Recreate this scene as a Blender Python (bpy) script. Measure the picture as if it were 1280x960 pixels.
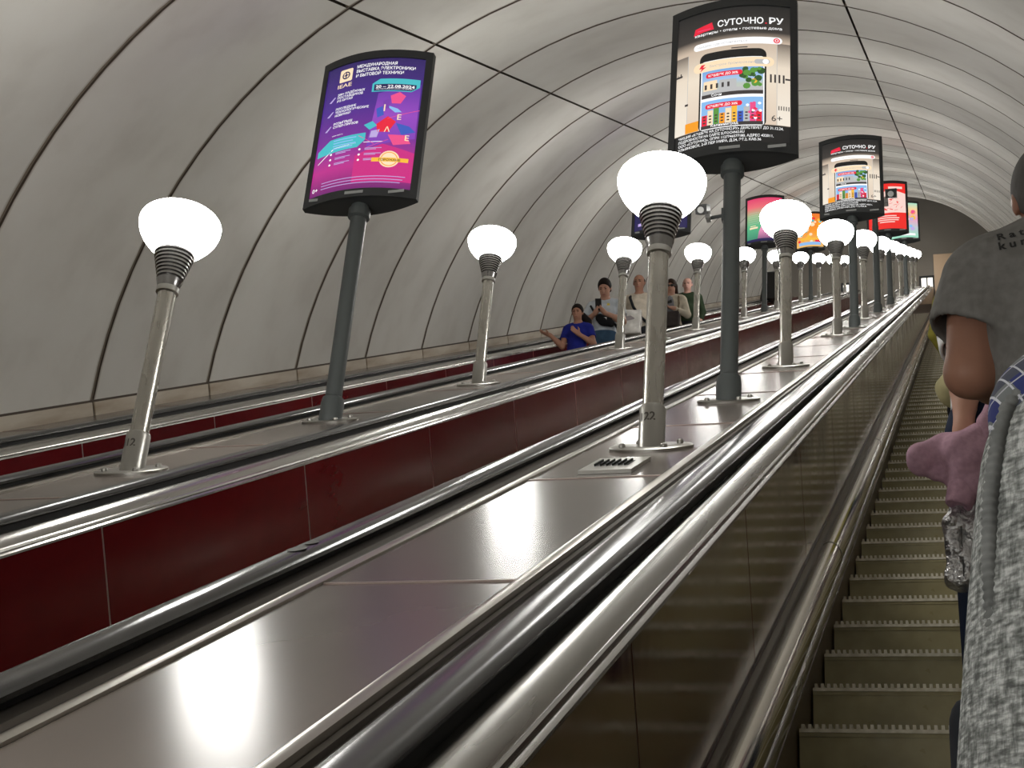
import bpy, bmesh, math, random
import numpy as np
from math import sin, cos, tan, pi, radians, sqrt, hypot, atan2
from mathutils import Vector, Matrix
from mathutils.bvhtree import BVHTree
random.seed(7)
for o in list(bpy.data.objects): bpy.data.objects.remove(o)
SC = bpy.context.scene
COL = SC.collection

# ---------------------------------------------------------------- camera
A30 = radians(30)
ZC = 1.575                                    # camera height above the line of step edges
YAW, PITCH, ROLL, FPX = radians(18.22), radians(25.44), radians(4.84), 1900.0
fw = Vector((-sin(YAW)*cos(PITCH), cos(YAW)*cos(PITCH), sin(PITCH)))
rt = Vector((cos(YAW), sin(YAW), 0)); up = rt.cross(fw)
r2 = rt*cos(ROLL) + up*sin(ROLL); u2 = -rt*sin(ROLL) + up*cos(ROLL)
cd = bpy.data.cameras.new('camera'); cam = bpy.data.objects.new('camera', cd); COL.objects.link(cam)
cd.sensor_width = 36; cd.lens = 36*FPX/1280; cd.clip_start = .05; cd.clip_end = 300
M = Matrix((r2, u2, -fw)).transposed().to_4x4(); M.translation = (0, 0, ZC); cam.matrix_world = M
SC.camera = cam
# ---------------------------------------------------------------- world, exposure
w = bpy.data.worlds.new('world'); SC.world = w; w.use_nodes = True
w.node_tree.nodes['Background'].inputs[0].default_value = (.5, .48, .45, 1)
w.node_tree.nodes['Background'].inputs[1].default_value = .1
SC.view_settings.view_transform = 'Standard'; SC.view_settings.look = 'None'
SC.view_settings.exposure = 0.0; SC.view_settings.gamma = 1; SC.view_settings.use_curve_mapping = False
BULB = 35.0                                    # strength of the lamp globes
POSTER = 1.0

# ---------------------------------------------------------------- helpers
def W3(x, n, s):                               # tunnel coordinates (right, off the slope, along the slope) to world
    return Vector((x, s*cos(A30) - n*sin(A30), s*sin(A30) + n*cos(A30) + ZC))
def tag(o, label=None, cat=None, group=None, kind=None):
    if label: o['label'] = label
    if cat: o['category'] = cat
    if group: o['group'] = group
    if kind: o['kind'] = kind
    return o
def empty(name, loc=(0, 0, 0), rot=(0, 0, 0)):
    o = bpy.data.objects.new(name, None); COL.objects.link(o); o.location = loc; o.rotation_euler = rot
    o.empty_display_size = .1
    return o
def slope_empty(name): return empty(name, (0, 0, ZC), (A30, 0, 0))
def link(name, me, mat=None, parent=None, loc=None):
    o = bpy.data.objects.new(name, me); COL.objects.link(o)
    if mat is not None and not me.materials: me.materials.append(mat)
    if parent: o.parent = parent
    if loc is not None: o.location = loc
    return o
def mesh(name, V, Fc, smooth=False):
    me = bpy.data.meshes.new(name); me.from_pydata([tuple(v) for v in V], [], [tuple(f) for f in Fc])
    if smooth: me.polygons.foreach_set('use_smooth', [True]*len(me.polygons))
    me.update(); return me
class MB:
    def __init__(s): s.V = []; s.F = []
    def add(s, V, F):
        b = len(s.V); s.V += [tuple(v) for v in V]; s.F += [tuple(b+i for i in f) for f in F]; return s
    def box(s, x0, x1, y0, y1, z0, z1):
        return s.add([(x0,y0,z0),(x1,y0,z0),(x1,y1,z0),(x0,y1,z0),(x0,y0,z1),(x1,y0,z1),(x1,y1,z1),(x0,y1,z1)],
                     [(0,3,2,1),(4,5,6,7),(0,1,5,4),(1,2,6,5),(2,3,7,6),(3,0,4,7)])
    def extrude(s, prof, y0, y1, closed=True):          # profile of (x, z) swept along y
        n = len(prof); V = [(x, y0, z) for x, z in prof] + [(x, y1, z) for x, z in prof]
        F = [(i, (i+1) % n, n+(i+1) % n, n+i) for i in range(n if closed else n-1)]
        if closed: F += [tuple(range(n-1, -1, -1)), tuple(range(n, 2*n))]
        return s.add(V, F)
    def lathe(s, prof, seg=32, c=(0, 0, 0)):             # (r, z)
        V = []; F = []
        for r, z in prof:
            for k in range(seg):
                a = 2*pi*k/seg; V.append((c[0]+r*cos(a), c[1]+r*sin(a), c[2]+z))
        for j in range(len(prof)-1):
            for k in range(seg):
                F.append((j*seg+k, j*seg+(k+1) % seg, (j+1)*seg+(k+1) % seg, (j+1)*seg+k))
        F.append(tuple(range(seg-1, -1, -1))); F.append(tuple((len(prof)-1)*seg+k for k in range(seg)))
        return s.add(V, F)
    def tube(s, a, b, r, seg=12, r1=None):
        a = Vector(a); b = Vector(b); d = (b-a); L = d.length; q = d.to_track_quat('Z', 'Y'); r1 = r if r1 is None else r1
        V = [a + q @ Vector((rr*cos(2*pi*k/seg), rr*sin(2*pi*k/seg), z)) for rr, z in ((r, 0), (r1, L)) for k in range(seg)]
        F = [(k, (k+1) % seg, seg+(k+1) % seg, seg+k) for k in range(seg)] + [tuple(range(seg-1, -1, -1)), tuple(range(seg, 2*seg))]
        return s.add(V, F)
    def me(s, name, smooth=False): return mesh(name, s.V, s.F, smooth)
    def build(s, name, mat, parent=None, smooth=False, loc=None):
        o = link(name, s.me(name, smooth), mat, parent, loc)
        if smooth == 'auto': auto(o.data)
        return o
def auto(me, ang=40):
    me.polygons.foreach_set('use_smooth', [True]*len(me.polygons))
    me.set_sharp_from_angle(angle=radians(ang))
def circ(cx, cz, r, n=20): return [(cx+r*cos(2*pi*k/n), cz+r*sin(2*pi*k/n)) for k in range(n)]

# ---------------------------------------------------------------- materials
def mat(name, col, rough=.5, metal=0., spec=.5, coat=0., emit=None, es=0.):
    m = bpy.data.materials.new(name); m.use_nodes = True; b = m.node_tree.nodes['Principled BSDF']
    b.inputs['Base Color'].default_value = (*col, 1); b.inputs['Roughness'].default_value = rough
    b.inputs['Metallic'].default_value = metal; b.inputs['Specular IOR Level'].default_value = spec
    b.inputs['Coat Weight'].default_value = coat; b.inputs['Coat Roughness'].default_value = .08
    if emit: b.inputs['Emission Color'].default_value = (*emit, 1); b.inputs['Emission Strength'].default_value = es
    return m
def N(m, t, **kw):
    n = m.node_tree.nodes.new(t)
    for k, v in kw.items():
        if k in n.inputs: n.inputs[k].default_value = v
        else: setattr(n, k, v)
    return n
def L(m, a, b): m.node_tree.links.new(a, b)
def B(m): return m.node_tree.nodes['Principled BSDF']
def ramp(m, fac, stops):
    r = N(m, 'ShaderNodeValToRGB'); e = r.color_ramp.elements
    while len(e) < len(stops): e.new(.5)
    for el, (p, c) in zip(e, stops): el.position = p; el.color = (*c, 1)
    L(m, fac, r.inputs[0]); return r.outputs[0]
def noise(m, scale, vec=None, detail=4, stretch=None, coord='Object', rough=.5):
    tc = N(m, 'ShaderNodeTexCoord'); v = tc.outputs[coord]
    if stretch:
        mp = N(m, 'ShaderNodeMapping'); mp.inputs['Scale'].default_value = stretch; L(m, v, mp.inputs[0]); v = mp.outputs[0]
    n = N(m, 'ShaderNodeTexNoise'); n.inputs['Scale'].default_value = scale; n.inputs['Detail'].default_value = detail
    n.inputs['Roughness'].default_value = rough; L(m, v, n.inputs[0]); return n.outputs[0]
def bump(m, h, strength=.2, dist=.01):
    b = N(m, 'ShaderNodeBump'); b.inputs['Strength'].default_value = strength; b.inputs['Distance'].default_value = dist
    L(m, h, b.inputs['Height']); L(m, b.outputs[0], B(m).inputs['Normal'])
def vary(m, c0, c1, scale=6, stretch=None, coord='Object', lo=.35, hi=.65):
    L(m, ramp(m, noise(m, scale, stretch=stretch, coord=coord), [(lo, c0), (hi, c1)]), B(m).inputs['Base Color'])
def vary_rough(m, a, b, scale=8, stretch=None):
    L(m, ramp(m, noise(m, scale, stretch=stretch), [(.3, (a,)*3), (.7, (b,)*3)]), B(m).inputs['Roughness'])

# vault paint with brown grime along the panel edges (panel UVs), broken up by noise
mv = mat('vault_paint', (.56, .54, .49), .6, spec=.3)
uv = N(mv, 'ShaderNodeTexCoord').outputs['UV']; sx = N(mv, 'ShaderNodeSeparateXYZ'); L(mv, uv, sx.inputs[0])
def edge_mask(m, val, wdt):
    a = N(m, 'ShaderNodeMath', operation='SUBTRACT'); L(m, val, a.inputs[0]); a.inputs[1].default_value = .5
    b = N(m, 'ShaderNodeMath', operation='ABSOLUTE'); L(m, a.outputs[0], b.inputs[0])
    c = N(m, 'ShaderNodeMapRange'); c.inputs[1].default_value = .5-wdt; c.inputs[2].default_value = .5; L(m, b.outputs[0], c.inputs[0])
    return c.outputs[0]
e1 = edge_mask(mv, sx.outputs[0], .018)
geo = N(mv, 'ShaderNodeNewGeometry')
nz = N(mv, 'ShaderNodeTexNoise'); nz.inputs['Scale'].default_value = 2.2; nz.inputs['Detail'].default_value = 6; L(mv, geo.outputs['Position'], nz.inputs[0])
p2 = N(mv, 'ShaderNodeMath', operation='MULTIPLY'); L(mv, e1, p2.inputs[0]); L(mv, nz.outputs[0], p2.inputs[1])
p3 = N(mv, 'ShaderNodeMath', operation='MULTIPLY'); p3.inputs[1].default_value = 1.5; p3.use_clamp = True; L(mv, p2.outputs[0], p3.inputs[0])
base = ramp(mv, nz.outputs[0], [(.25, (.62, .595, .55)), (.5, (.70, .68, .635)), (.75, (.73, .715, .675))])
oi = N(mv, 'ShaderNodeObjectInfo'); hs = N(mv, 'ShaderNodeHueSaturation')
mr = N(mv, 'ShaderNodeMapRange'); mr.inputs[3].default_value = .9; mr.inputs[4].default_value = 1.06; L(mv, oi.outputs['Random'], mr.inputs[0])
L(mv, mr.outputs[0], hs.inputs['Value']); L(mv, base, hs.inputs['Color'])
mx = N(mv, 'ShaderNodeMix', data_type='RGBA'); L(mv, p3.outputs[0], mx.inputs[0]); L(mv, hs.outputs[0], mx.inputs[6]); mx.inputs[7].default_value = (.20, .145, .10, 1)
L(mv, mx.outputs[2], B(mv).inputs['Base Color'])
nb = N(mv, 'ShaderNodeTexNoise'); nb.inputs['Scale'].default_value = 1.1; L(mv, geo.outputs['Position'], nb.inputs[0]); bump(mv, nb.outputs[0], .25, .05)

M_back = mat('joint_grime', (.075, .055, .04), .8)
M_strip = mat('joint_strip', (.20, .16, .12), .7)
M_plinth = mat('plinth_board', (.48, .40, .30), .5); vary(M_plinth, (.33, .25, .17), (.55, .49, .40), 3, (1, .4, 3))
M_deck = mat('deck_laminate', (.20, .165, .145), .24, spec=.38)
vary(M_deck, (.135, .108, .093), (.17, .14, .12), 1.5, (1, .25, 1), lo=.2, hi=.8); vary_rough(M_deck, .21, .25, 1.5)
M_decku = mat('deck_joint', (.03, .025, .02), .7)
M_trim = mat('trim_steel', (.50, .475, .43), .3, 1)
M_slot = mat('slot_metal', (.13, .115, .10), .38, .8)
M_rub = mat('handrail_rubber', (.018, .0185, .02), .22, spec=.9)
vary_rough(M_rub, .16, .26, 2, (4, .4, 4))
M_steel = mat('brushed_steel', (.42, .41, .385), .25, 1); vary_rough(M_steel, .2, .32, 3, (6, .3, 6))
M_chrome = mat('chrome_tube', (.66, .62, .54), .11, 1); vary_rough(M_chrome, .07, .2, 5, (5, .4, 5))
M_dark = mat('dark_gap', (.01, .01, .01), .7)
M_red = mat('red_panel', (.105, .006, .006), .2, spec=.32)
nr = noise(M_red, 3.2, stretch=(1, 1.2, 3), rough=.65)
L(M_red, ramp(M_red, nr, [(.3, (.10, .004, .006)), (.75, (.125, .006, .008))]), B(M_red).inputs['Base Color']); vary_rough(M_red, .16, .26, 1.5, (1, 1, 2))
M_brown = mat('brown_panel', (.085, .028, .014), .13, spec=.7); vary_rough(M_brown, .08, .17, 4)
bump(M_brown, noise(M_brown, 9, detail=1), .05, .01)
M_seam = mat('seam_strip', (.42, .33, .30), .35, .6)
M_step = mat('step_khaki', (.20, .175, .085), .33, .0); vary(M_step, (.27, .235, .115), (.36, .32, .17), 7); vary_rough(M_step, .25, .45, 12)
M_cleat = mat('cleat_cream', (.62, .58, .46), .5); vary(M_cleat, (.62, .58, .45), (.85, .81, .69), 30)
M_skirt = mat('skirt_brown', (.055, .035, .025), .3)
M_post = mat('lamp_steel', (.56, .54, .49), .24, 1); vary_rough(M_post, .24, .32, 6, (6, 6, 1))
M_cup = mat('cup_steel', (.36, .355, .35), .27, 1)
M_cupd = mat('cup_groove', (.06, .06, .06), .4, .6)
M_globe = mat('globe_lit', (.9, .9, .88), .4, emit=(1, .985, .94), es=BULB)
M_grey = mat('post_paint', (.075, .085, .085), .42)
M_frame = mat('sign_frame', (.035, .038, .04), .45)
M_gal = mat('collar_steel', (.45, .44, .41), .33, 1)
M_mark = mat('stamp_dark', (.10, .09, .08), .5)
def em(name, c, k=1.0, c2=None):
    m = bpy.data.materials.new(name); m.use_nodes = True; b = B(m)
    b.inputs['Base Color'].default_value = (.03, .03, .03, 1); b.inputs['Roughness'].default_value = .25
    lin = tuple(((v/255) / 12.92 if v/255 <= .04045 else ((v/255+.055)/1.055)**2.4) for v in c)
    b.inputs['Emission Color'].default_value = (*lin, 1); b.inputs['Emission Strength'].default_value = k*POSTER
    return m
def lin(c): return tuple(((v/255) / 12.92 if v/255 <= .04045 else ((v/255+.055)/1.055)**2.4) for v in c)
def grad(name, stops, axis=1, k=1.0):
    m = em(name, (128, 128, 128), k); tc = N(m, 'ShaderNodeTexCoord'); s_ = N(m, 'ShaderNodeSeparateXYZ'); L(m, tc.outputs['UV'], s_.inputs[0])
    L(m, ramp(m, s_.outputs[axis], [(p, lin(c)) for p, c in stops]), B(m).inputs['Emission Color']); return m

# ================================================================ VAULT
XC, NC, RV = -1.85, -1.65, 3.88
RP, R0 = 1.64, 8.92
SB, SE = R0 - 13*RP, R0 + 24*RP                # lower and upper end of the tunnel
TH = [radians(v) for v in (162.6, 115.2, 72.6, 17.4)]
vault = tag(slope_empty('ceiling'), 'pale grey panelled barrel vault over the escalators', None, kind='structure')
def vault_panel(t0, t1, nm):
    g = .011/RV; a0, a1 = t0-g, t1+g; w_ = RP-.034; n = max(8, int(abs(a1-a0)*RV/.22)); V = []; F = []; UV = []
    ys = [0, .005, w_-.005, w_]; rr = [RV+.03, RV, RV, RV+.03]
    for i in range(n+1):
        a = a0+(a1-a0)*i/n
        for y, r in zip(ys, rr): V.append((XC+r*cos(a), y, NC+r*sin(a))); UV.append((y/w_, i/n))
    for i in range(n):
        for j in range(3): F.append((i*4+j, i*4+j+1, i*4+4+j+1, i*4+4+j))
    me = mesh('vault_panel', V, F, True); ul = me.uv_layers.new()
    for lp in me.loops: ul.data[lp.index].uv = UV[lp.vertex_index]
    me.set_sharp_from_angle(angle=radians(35)); me.materials.append(mv); me.materials.append(M_back)
    for q_ in me.polygons: q_.material_index = 0 if q_.index % 3 == 1 else 1
    return me
PM = [vault_panel(TH[i], TH[i+1], '') for i in range(3)]
b = MB(); V = []; n = 40
b.extrude([(XC+(RV+.045)*cos(TH[0]+(TH[3]-TH[0])*i/n), NC+(RV+.045)*sin(TH[0]+(TH[3]-TH[0])*i/n)) for i in range(n+1)], SB, SE, False)
b.build('backing_shell', M_back, vault, True)
js = MB(); n = 48
for k in range(n):
    a0 = TH[0]+(TH[3]-TH[0])*k/n; a1 = TH[0]+(TH[3]-TH[0])*(k+1)/n
    P = []
    for a in (a0, a1):
        for r, y in ((RV+.03, -.009), (RV+.004, -.006), (RV+.004, .006), (RV+.03, .009)): P.append((XC+r*cos(a), y, NC+r*sin(a)))
    js.add(P, [(0,1,5,4), (1,2,6,5), (2,3,7,6)])
jsm = js.me('joint_strip', True); jsm.materials.append(M_strip)
for k in range(37):
    s = SB+k*RP
    for pm in PM: link('vault_panel', pm, None, vault, (0, s+.017, 0))
    link('joint_strip', jsm, None, vault, (0, s, 0))
# plinth boards at the foot of the vault
for side, nm in ((-1, 'left'), (1, 'right')):
    bb = tag(slope_empty('baseboard_'+nm), 'stained beige plinth boards along the %s foot of the vault' % nm, None, kind='structure')
    xw = XC + side*RV*cos(TH[0])*-1
    pb = MB(); x0 = xw - side*.012; x1 = xw + side*.03
    pb.box(min(x0, x1), max(x0, x1), .015, RP-.015, -.60, -.495); pm = pb.me('plinth_board'); pm.materials.append(M_plinth)
    for k in range(37): link('plinth_board', pm, None, bb, (0, SB+k*RP, 0))
    MB().box(min(xw, xw+side*.06), max(xw, xw+side*.06), SB, SE, -.62, -.47).build('backing', M_back, bb)

# ================================================================ DECKS AND ESCALATORS
XD0, PD = -1.115, 2.075
DX = [XD0+PD, XD0, XD0-PD, XD0-2*PD]          # right, centre, left, far left deck
ND = -.584
S0, S1 = -11.5, 47.6
DP, DPH = 1.64, 2.98                            # deck panels
PP_, PPH = 1.6, 4.30                            # balustrade panels
dn = ['brown laminate deck at the right wall beside the steps', 'wide brown glossy deck carrying the central row of lamps',
      'narrow brown deck carrying the left row of lamps', 'thin brown deck strip along the left wall plinth']
for i, xd in enumerate(DX):
    D = tag(slope_empty('balustrade_deck'), dn[i], 'deck', 'decks between the escalators')
    xa, xb = xd-.215, xd+.215
    if i == 0: xb = 1.9
    if i == 3: xa = -5.58
    pb = MB(); g = .004
    pb.box(xa, xb, g, DP-g, ND-.018, ND); pm = pb.me('deck_panel'); pm.materials.append(M_deck)
    k0 = int((S0-DPH)//DP)+1; ke = int((S1-DPH)//DP)
    for k in range(k0, ke): link('deck_panel', pm, None, D, (0, DPH+k*DP, 0))
    se = DPH+ke*DP; sb = DPH+k0*DP
    MB().box(xa, xb, sb, se, ND-.05, ND-.014).build('deck_base', M_decku, D)
    js = MB().box(xa, xb, -.006, .006, ND-.014, ND+.003).me('joint_bead'); js.materials.append(M_seam)
    for k in range(k0+1, ke): link('joint_bead', js, None, D, (0, DPH+k*DP, 0))
    for sd in (-1, 1):
        if (i == 0 and sd == 1) or (i == 3 and sd == -1): continue
        X = lambda t: xd+sd*t
        MB().extrude([(X(.215), ND-.02), (X(.218), ND+.006), (X(.232), ND+.010), (X(.248), ND+.006), (X(.25), ND-.03)], sb, se).build('edge_trim', M_trim, D, 'auto')
        MB().extrude([(X(.25), ND-.006), (X(.268), ND-.004), (X(.27), ND-.014), (X(.30), ND-.014), (X(.305), ND-.004), (X(.350), ND-.002), (X(.350), ND-.06), (X(.25), ND-.06)], sb, se).build('slot_strip', M_slot, D)

lab = ['escalator in use at the right with khaki steps rising past the passengers', 'middle escalator with dark red side panels between the two lamp decks',
       'far left escalator carrying passengers down beside the vault']
cleat_me = None
STEP_S0, STEP_D, NSTEP = 4.56, .4/cos(A30), -1.364
def step_pos(k):
    p = W3(0, NSTEP, STEP_S0+k*STEP_D); return p.y, p.z
def balustrade(E, xd, sd, pm_mat, seam_mat):
    X = lambda t: xd+sd*t
    hr = []
    for t, n_ in ((.336, -.570), (.333, -.560), (.340, -.551), (.357, -.546), (.38, -.545), (.403, -.547), (.415, -.552), (.421, -.561), (.418, -.570), (.41, -.574), (.345, -.574)): hr.append((X(t), n_))
    hand = MB().extrude(hr, S0, S1).build('handrail', M_rub, E, 'auto')
    MB().extrude([(X(.352), -.64), (X(.352), -.573), (X(.405), -.573), (X(.405), -.64)], S0, S1).build('handrail_guide', M_dark, E)
    MB().extrude([(X(.408), -.64), (X(.408), -.600), (X(.418), -.598), (X(.434), -.590), (X(.44), -.588), (X(.452), -.591), (X(.468), -.597), (X(.480), -.606), (X(.488), -.615), (X(.492), -.620),
                  (X(.496), -.619), (X(.501), -.622), (X(.503), -.628), (X(.501), -.631), (X(.506), -.632), (X(.514), -.637), (X(.515), -.644), (X(.505), -.645), (X(.50), -.66)], S0, S1).build('capping_rail', M_steel, E, 'auto')
    # side panels one by one
    pb = MB(); g = .006
    pb.box(min(X(.50), X(.51)), max(X(.50), X(.51)), g, PP_-g, -1.11, -.640); pm = pb.me('side_panel'); pm.materials.append(pm_mat)
    sp = MB().box(min(X(.498), X(.5085)), max(X(.498), X(.5085)), -.007, .007, -1.11, -.640).me('seam_strip'); sp.materials.append(seam_mat)
    k0 = int((S0-PPH)//PP_)+1; ke = int((S1-PPH)//PP_)+1
    for k in range(k0, ke):
        link('side_panel', pm, None, E, (0, PPH+k*PP_, 0)); link('seam_strip', sp, None, E, (0, PPH+k*PP_, 0))
    MB().extrude([(X(.50), -1.10), (X(.517), -1.095), (X(.521), -1.125), (X(.521), -1.30), (X(.50), -1.30)], S0, S1).build('base_strip', M_skirt, E)
    t = MB()
    t.extrude([(X(0)+sd*(.548+.048*cos(2*pi*k/28)), -1.195+.062*sin(2*pi*k/28)) for k in range(28)], S0, S1)
    tb = t.build('deflector_tube', M_chrome, E, 'auto')
    cm = MB()
    for s in (6.5, 10.5, 14.5, 18.5, 2.5):
        cm.extrude([(X(0)+sd*(.548+.0495*cos(2*pi*k/28)), -1.195+.0635*sin(2*pi*k/28)) for k in range(28)], s, s+.012)
    cm.build('tube_joint', M_slot, tb, 'auto')
    MB().extrude([(X(.53), -1.245), (X(.575), -1.262), (X(.583), -1.272), (X(.586), -1.30), (X(.583), -1.312), (X(.53), -1.32)], S0, S1).build('skirt_rail', M_steel, E, 'auto')
    MB().box(min(X(.55), X(.588)), max(X(.55), X(.588)), S0, S1, -1.75, -1.305).build('skirting', M_skirt, E)
    return hand
hands = {}
for i in range(3):
    E_ = tag(slope_empty('escalator'), lab[i], 'escalator', 'escalators side by side')
    pmat, smat = (M_brown, M_skirt) if i == 0 else (M_red, M_seam)
    hands[i, 1] = balustrade(E_, DX[i+1], 1, pmat, smat)
    hands[i, -1] = balustrade(E_, DX[i], -1, pmat, smat)
    xl, xr = DX[i+1]+.594, DX[i]-.594
    MB().box(xl-.05, xr+.05, S0, S1, -2.0, -1.9).build('truss_floor', M_dark, E_)
    # steps are horizontal: parent frame is the slope, so undo its rotation on each step
    def step_mesh():
        b = MB(); pr = [(0, 0), (.004, -.03), (.006, -.08), (.012, -.14), (.03, -.19), (.05, -.215)]
        V = []; F = []
        for y, z in pr: V += [(xl, y, z-.001), (xr, y, z-.001)]
        for j in range(len(pr)-1): F.append((2*j, 2*j+2, 2*j+3, 2*j+1))
        b.add(V, F); b.box(xl, xr, .0, .405, -.02, -.001); return b
    def cleat_mesh():
        b = MB(); p = .0204; n = int((xr-xl-.012)/p); b.box(xl, xr, -.004, .012, -.008, .003)
        for j in range(n+1): x = xl+.006+j*p; b.box(x, x+.0095, -.005, .39, .002, .0165)
        return b
    q = Matrix.Rotation(-A30, 4, 'X')
    def loc_s(k):
        y, z = step_pos(k); v = q @ Vector((0, y, z-ZC)); return v
    ks = list(range(int((S0-STEP_S0)/STEP_D), int((S1-STEP_S0)/STEP_D)))
    if i == 0:
        sm = step_mesh().me('step'); sm.materials.append(M_step); auto(sm, 30); cm = cleat_mesh().me('cleats'); cm.materials.append(M_cleat)
        for k in ks:
            if k < -9: continue
            o = link('step', sm, None, E_, loc_s(k)); o.rotation_euler = (-A30, 0, 0); link('cleats', cm, None, o)
    else:
        b = step_mesh(); c = cleat_mesh(); A = MB(); C = MB()
        for k in ks:
            if k < -9: continue
            v = loc_s(k); R_ = Matrix.Translation(v) @ q
            A.add([R_ @ Vector(p) for p in b.V], b.F); C.add([R_ @ Vector(p) for p in c.V], c.F) if 22 < k < 60 else None
        tag(A.build('step_band', M_step, E_), kind='stuff'); tag(C.build('cleat_band', M_cleat, E_), kind='stuff')
# worn dark sticker on the near handrail of the middle escalator
hm = MB()
for c, r in ((3.20, .03), (3.285, .022)):
    hm.add([(DX[1]-.375+r*.75*cos(2*pi*k/16), c+r*sin(2*pi*k/16), -.5435) for k in range(16)], [tuple(range(16))])
hm.build('sticker', M_mark, hands[1, -1])

# ================================================================ ENDS OF THE TUNNEL
M_endw = mat('end_wall', (.30, .27, .235), .7); vary(M_endw, (.26, .235, .20), (.33, .30, .26), .5)
M_booth = mat('booth_wall', (.50, .36, .24), .5)
ye = W3(0, 0, SE).y
topz = W3(0, RV+NC, SE).z; e0 = W3(0, -.6, 47.6)
tag(MB().box(-6.2, 2.6, ye+1.3, ye+1.5, e0.z-2.5, topz+2.2).build('wall_end', M_endw), 'dark taupe end wall beyond the top of the vault', kind='structure')
tag(MB().box(-6.2, 2.6, e0.y-.3, ye+1.4, e0.z-1.2, e0.z-.75).build('floor', M_deck), 'landing floor at the top of the escalators', kind='structure')
bq = W3(XC, NC, SB)
wl = MB(); wl.box(-6.4, 2.6, SB-.1, SB, -3.2, 2.6); o = wl.build('wall_lower_blocker', M_endw); o.location = (0, 0, ZC); o.rotation_euler = (A30, 0, 0)
tag(o, 'plain unseen wall added to shut world light out of the lower end of the tunnel', kind='structure')
tag(MB().box(-.58, 2.2, ye+.2, ye+1.3, e0.z-.75, e0.z+1.4).build('wall_booth', M_booth), 'lit brown wall block at the top of the right escalator', kind='structure')
M_lit = mat('doorway_light', (.8, .8, .75), .5, emit=(1, .97, .88), es=1.6)
def doorway(n, x, w_, z0, h, lb):
    E_ = tag(empty('door_%d' % n, (x, ye+1.28, z0)), lb, kind='structure')
    MB().box(-w_/2, w_/2, 0, .02, 0, h).build('pane', M_lit, E_)
    fr = MB(); fr.box(-w_/2-.06, -w_/2, -.04, .02, 0, h+.06); fr.box(w_/2, w_/2+.06, -.04, .02, 0, h+.06); fr.box(-w_/2, w_/2, -.04, .02, h, h+.06); fr.box(-.02, .02, -.03, .02, 0, h)
    fr.build('door_frame', M_frame, E_)
doorway(1, -.82, .34, e0.z-.2, 1.4, 'bright lit doorway at the top of the stairs beyond the last central lamp')
doorway(2, -3.2, .4, e0.z-.75, 1.9, 'bright narrow doorway at the top beyond the left row of lamps')

# ================================================================ LAMPS
def text_mesh(body, size, offset=0., align='LEFT', spacing=1.0):
    c = bpy.data.curves.new('t', 'FONT'); c.body = body; c.size = size; c.offset = offset; c.align_x = align; c.resolution_u = 2; c.space_character = spacing
    o = bpy.data.objects.new('t', c); COL.objects.link(o); dg = bpy.context.evaluated_depsgraph_get()
    me = bpy.data.meshes.new_from_object(o.evaluated_get(dg)); V = [v.co.copy() for v in me.vertices]; F = [tuple(p.vertices) for p in me.polygons]
    bpy.data.objects.remove(o); bpy.data.curves.remove(c); bpy.data.meshes.remove(me); return V, F
def lamp_meshes():
    D = {}
    pr = [(.078, 1.000), (.084, 1.008)]         # bowl: narrow in the cup, widest high up, flattened dome
    for k in range(1, 11):
        t = k/10; pr.append((.084+(.175-.084)*sin(t*pi/2)**.95, 1.008+.142*t**1.12))
    for k in range(1, 15):
        a = pi/2*k/14; pr.append((max(.175*cos(a)**.8, .002), 1.150+.076*sin(a)))
    D['globe'] = (MB().lathe(pr, 40), M_globe, True)
    cup = [(.080, 1.033), (.090, 1.035), (.0915, 1.026), (.0905, 1.020)]
    for k in range(9):
        z = 1.019-k*.0155; r = .0895-.0036*k-.00006*k*k
        cup += [(r, z), (r, z-.0085), (r-.009, z-.0095), (r-.009, z-.0150)]
    cup += [(.056, .875), (.052, .862), (.049, .85), (.047, .835), (.044, .83)]
    D['cup'] = (MB().lathe(cup[::-1], 40), M_cup, 'auto')
    D['neck_ring'] = (MB().lathe([(.043, .812), (.048, .815), (.048, .838), (.043, .841)], 28), M_gal, 'auto')
    D['pole'] = (MB().lathe([(.039, .02), (.039, .81)], 28), M_post, 'auto')
    D['collar'] = (MB().lathe([(.049, -.02), (.049, .155), (.046, .165), (.040, .168)], 28), M_gal, 'auto')
    return D
LM = lamp_meshes(); LMe = {}
for k, (b, m_, sm) in LM.items():
    me = b.me(k, sm is True); me.materials.append(m_)
    if sm == 'auto': auto(me)
    LMe[k] = me
fl = MB(); n = 40
for z, sc in ((.0, 1.0), (.010, 1.0), (.013, .96)): fl.V += [(.155*sc*cos(2*pi*k/n), .115*sc*sin(2*pi*k/n), z) for k in range(n)]
for j in range(2): fl.F += [(j*n+k, j*n+(k+1) % n, (j+1)*n+(k+1) % n, (j+1)*n+k) for k in range(n)]
fl.F.append(tuple(range(2*n, 3*n))); flm = fl.me('flange'); flm.materials.append(M_gal); auto(flm)
bo = MB().lathe([(.013, .012), (.013, .02), (.010, .026), (.003, .028)], 10).me('bolt'); bo.materials.append(M_gal); auto(bo)
def base_bits(root):
    f = link('flange', flm, None, root); f.rotation_euler = (A30, 0, 0)
    for x, y in ((-.10, -.035), (.10, .04), (-.055, .065), (.06, -.07)):
        b_ = link('bolt', bo, None, f, (x, y, 0))
def lamp(xd, s, label, num=None, group='lamp posts'):
    r = tag(empty('lamp_post', W3(xd, ND, s)), label, 'lamp', group)
    for k, me in LMe.items():
        link(k, me, None, r)
    base_bits(r)
    if num:
        V, F = text_mesh(num, .045, .001, 'CENTER'); R_ = .0497
        V = [(R_*sin(v.x/R_-.25), -R_*cos(v.x/R_-.25), .095+v.y) for v in V]
        link('stamped_number', mesh('n', V, F), M_mark, r)
    return r
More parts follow.
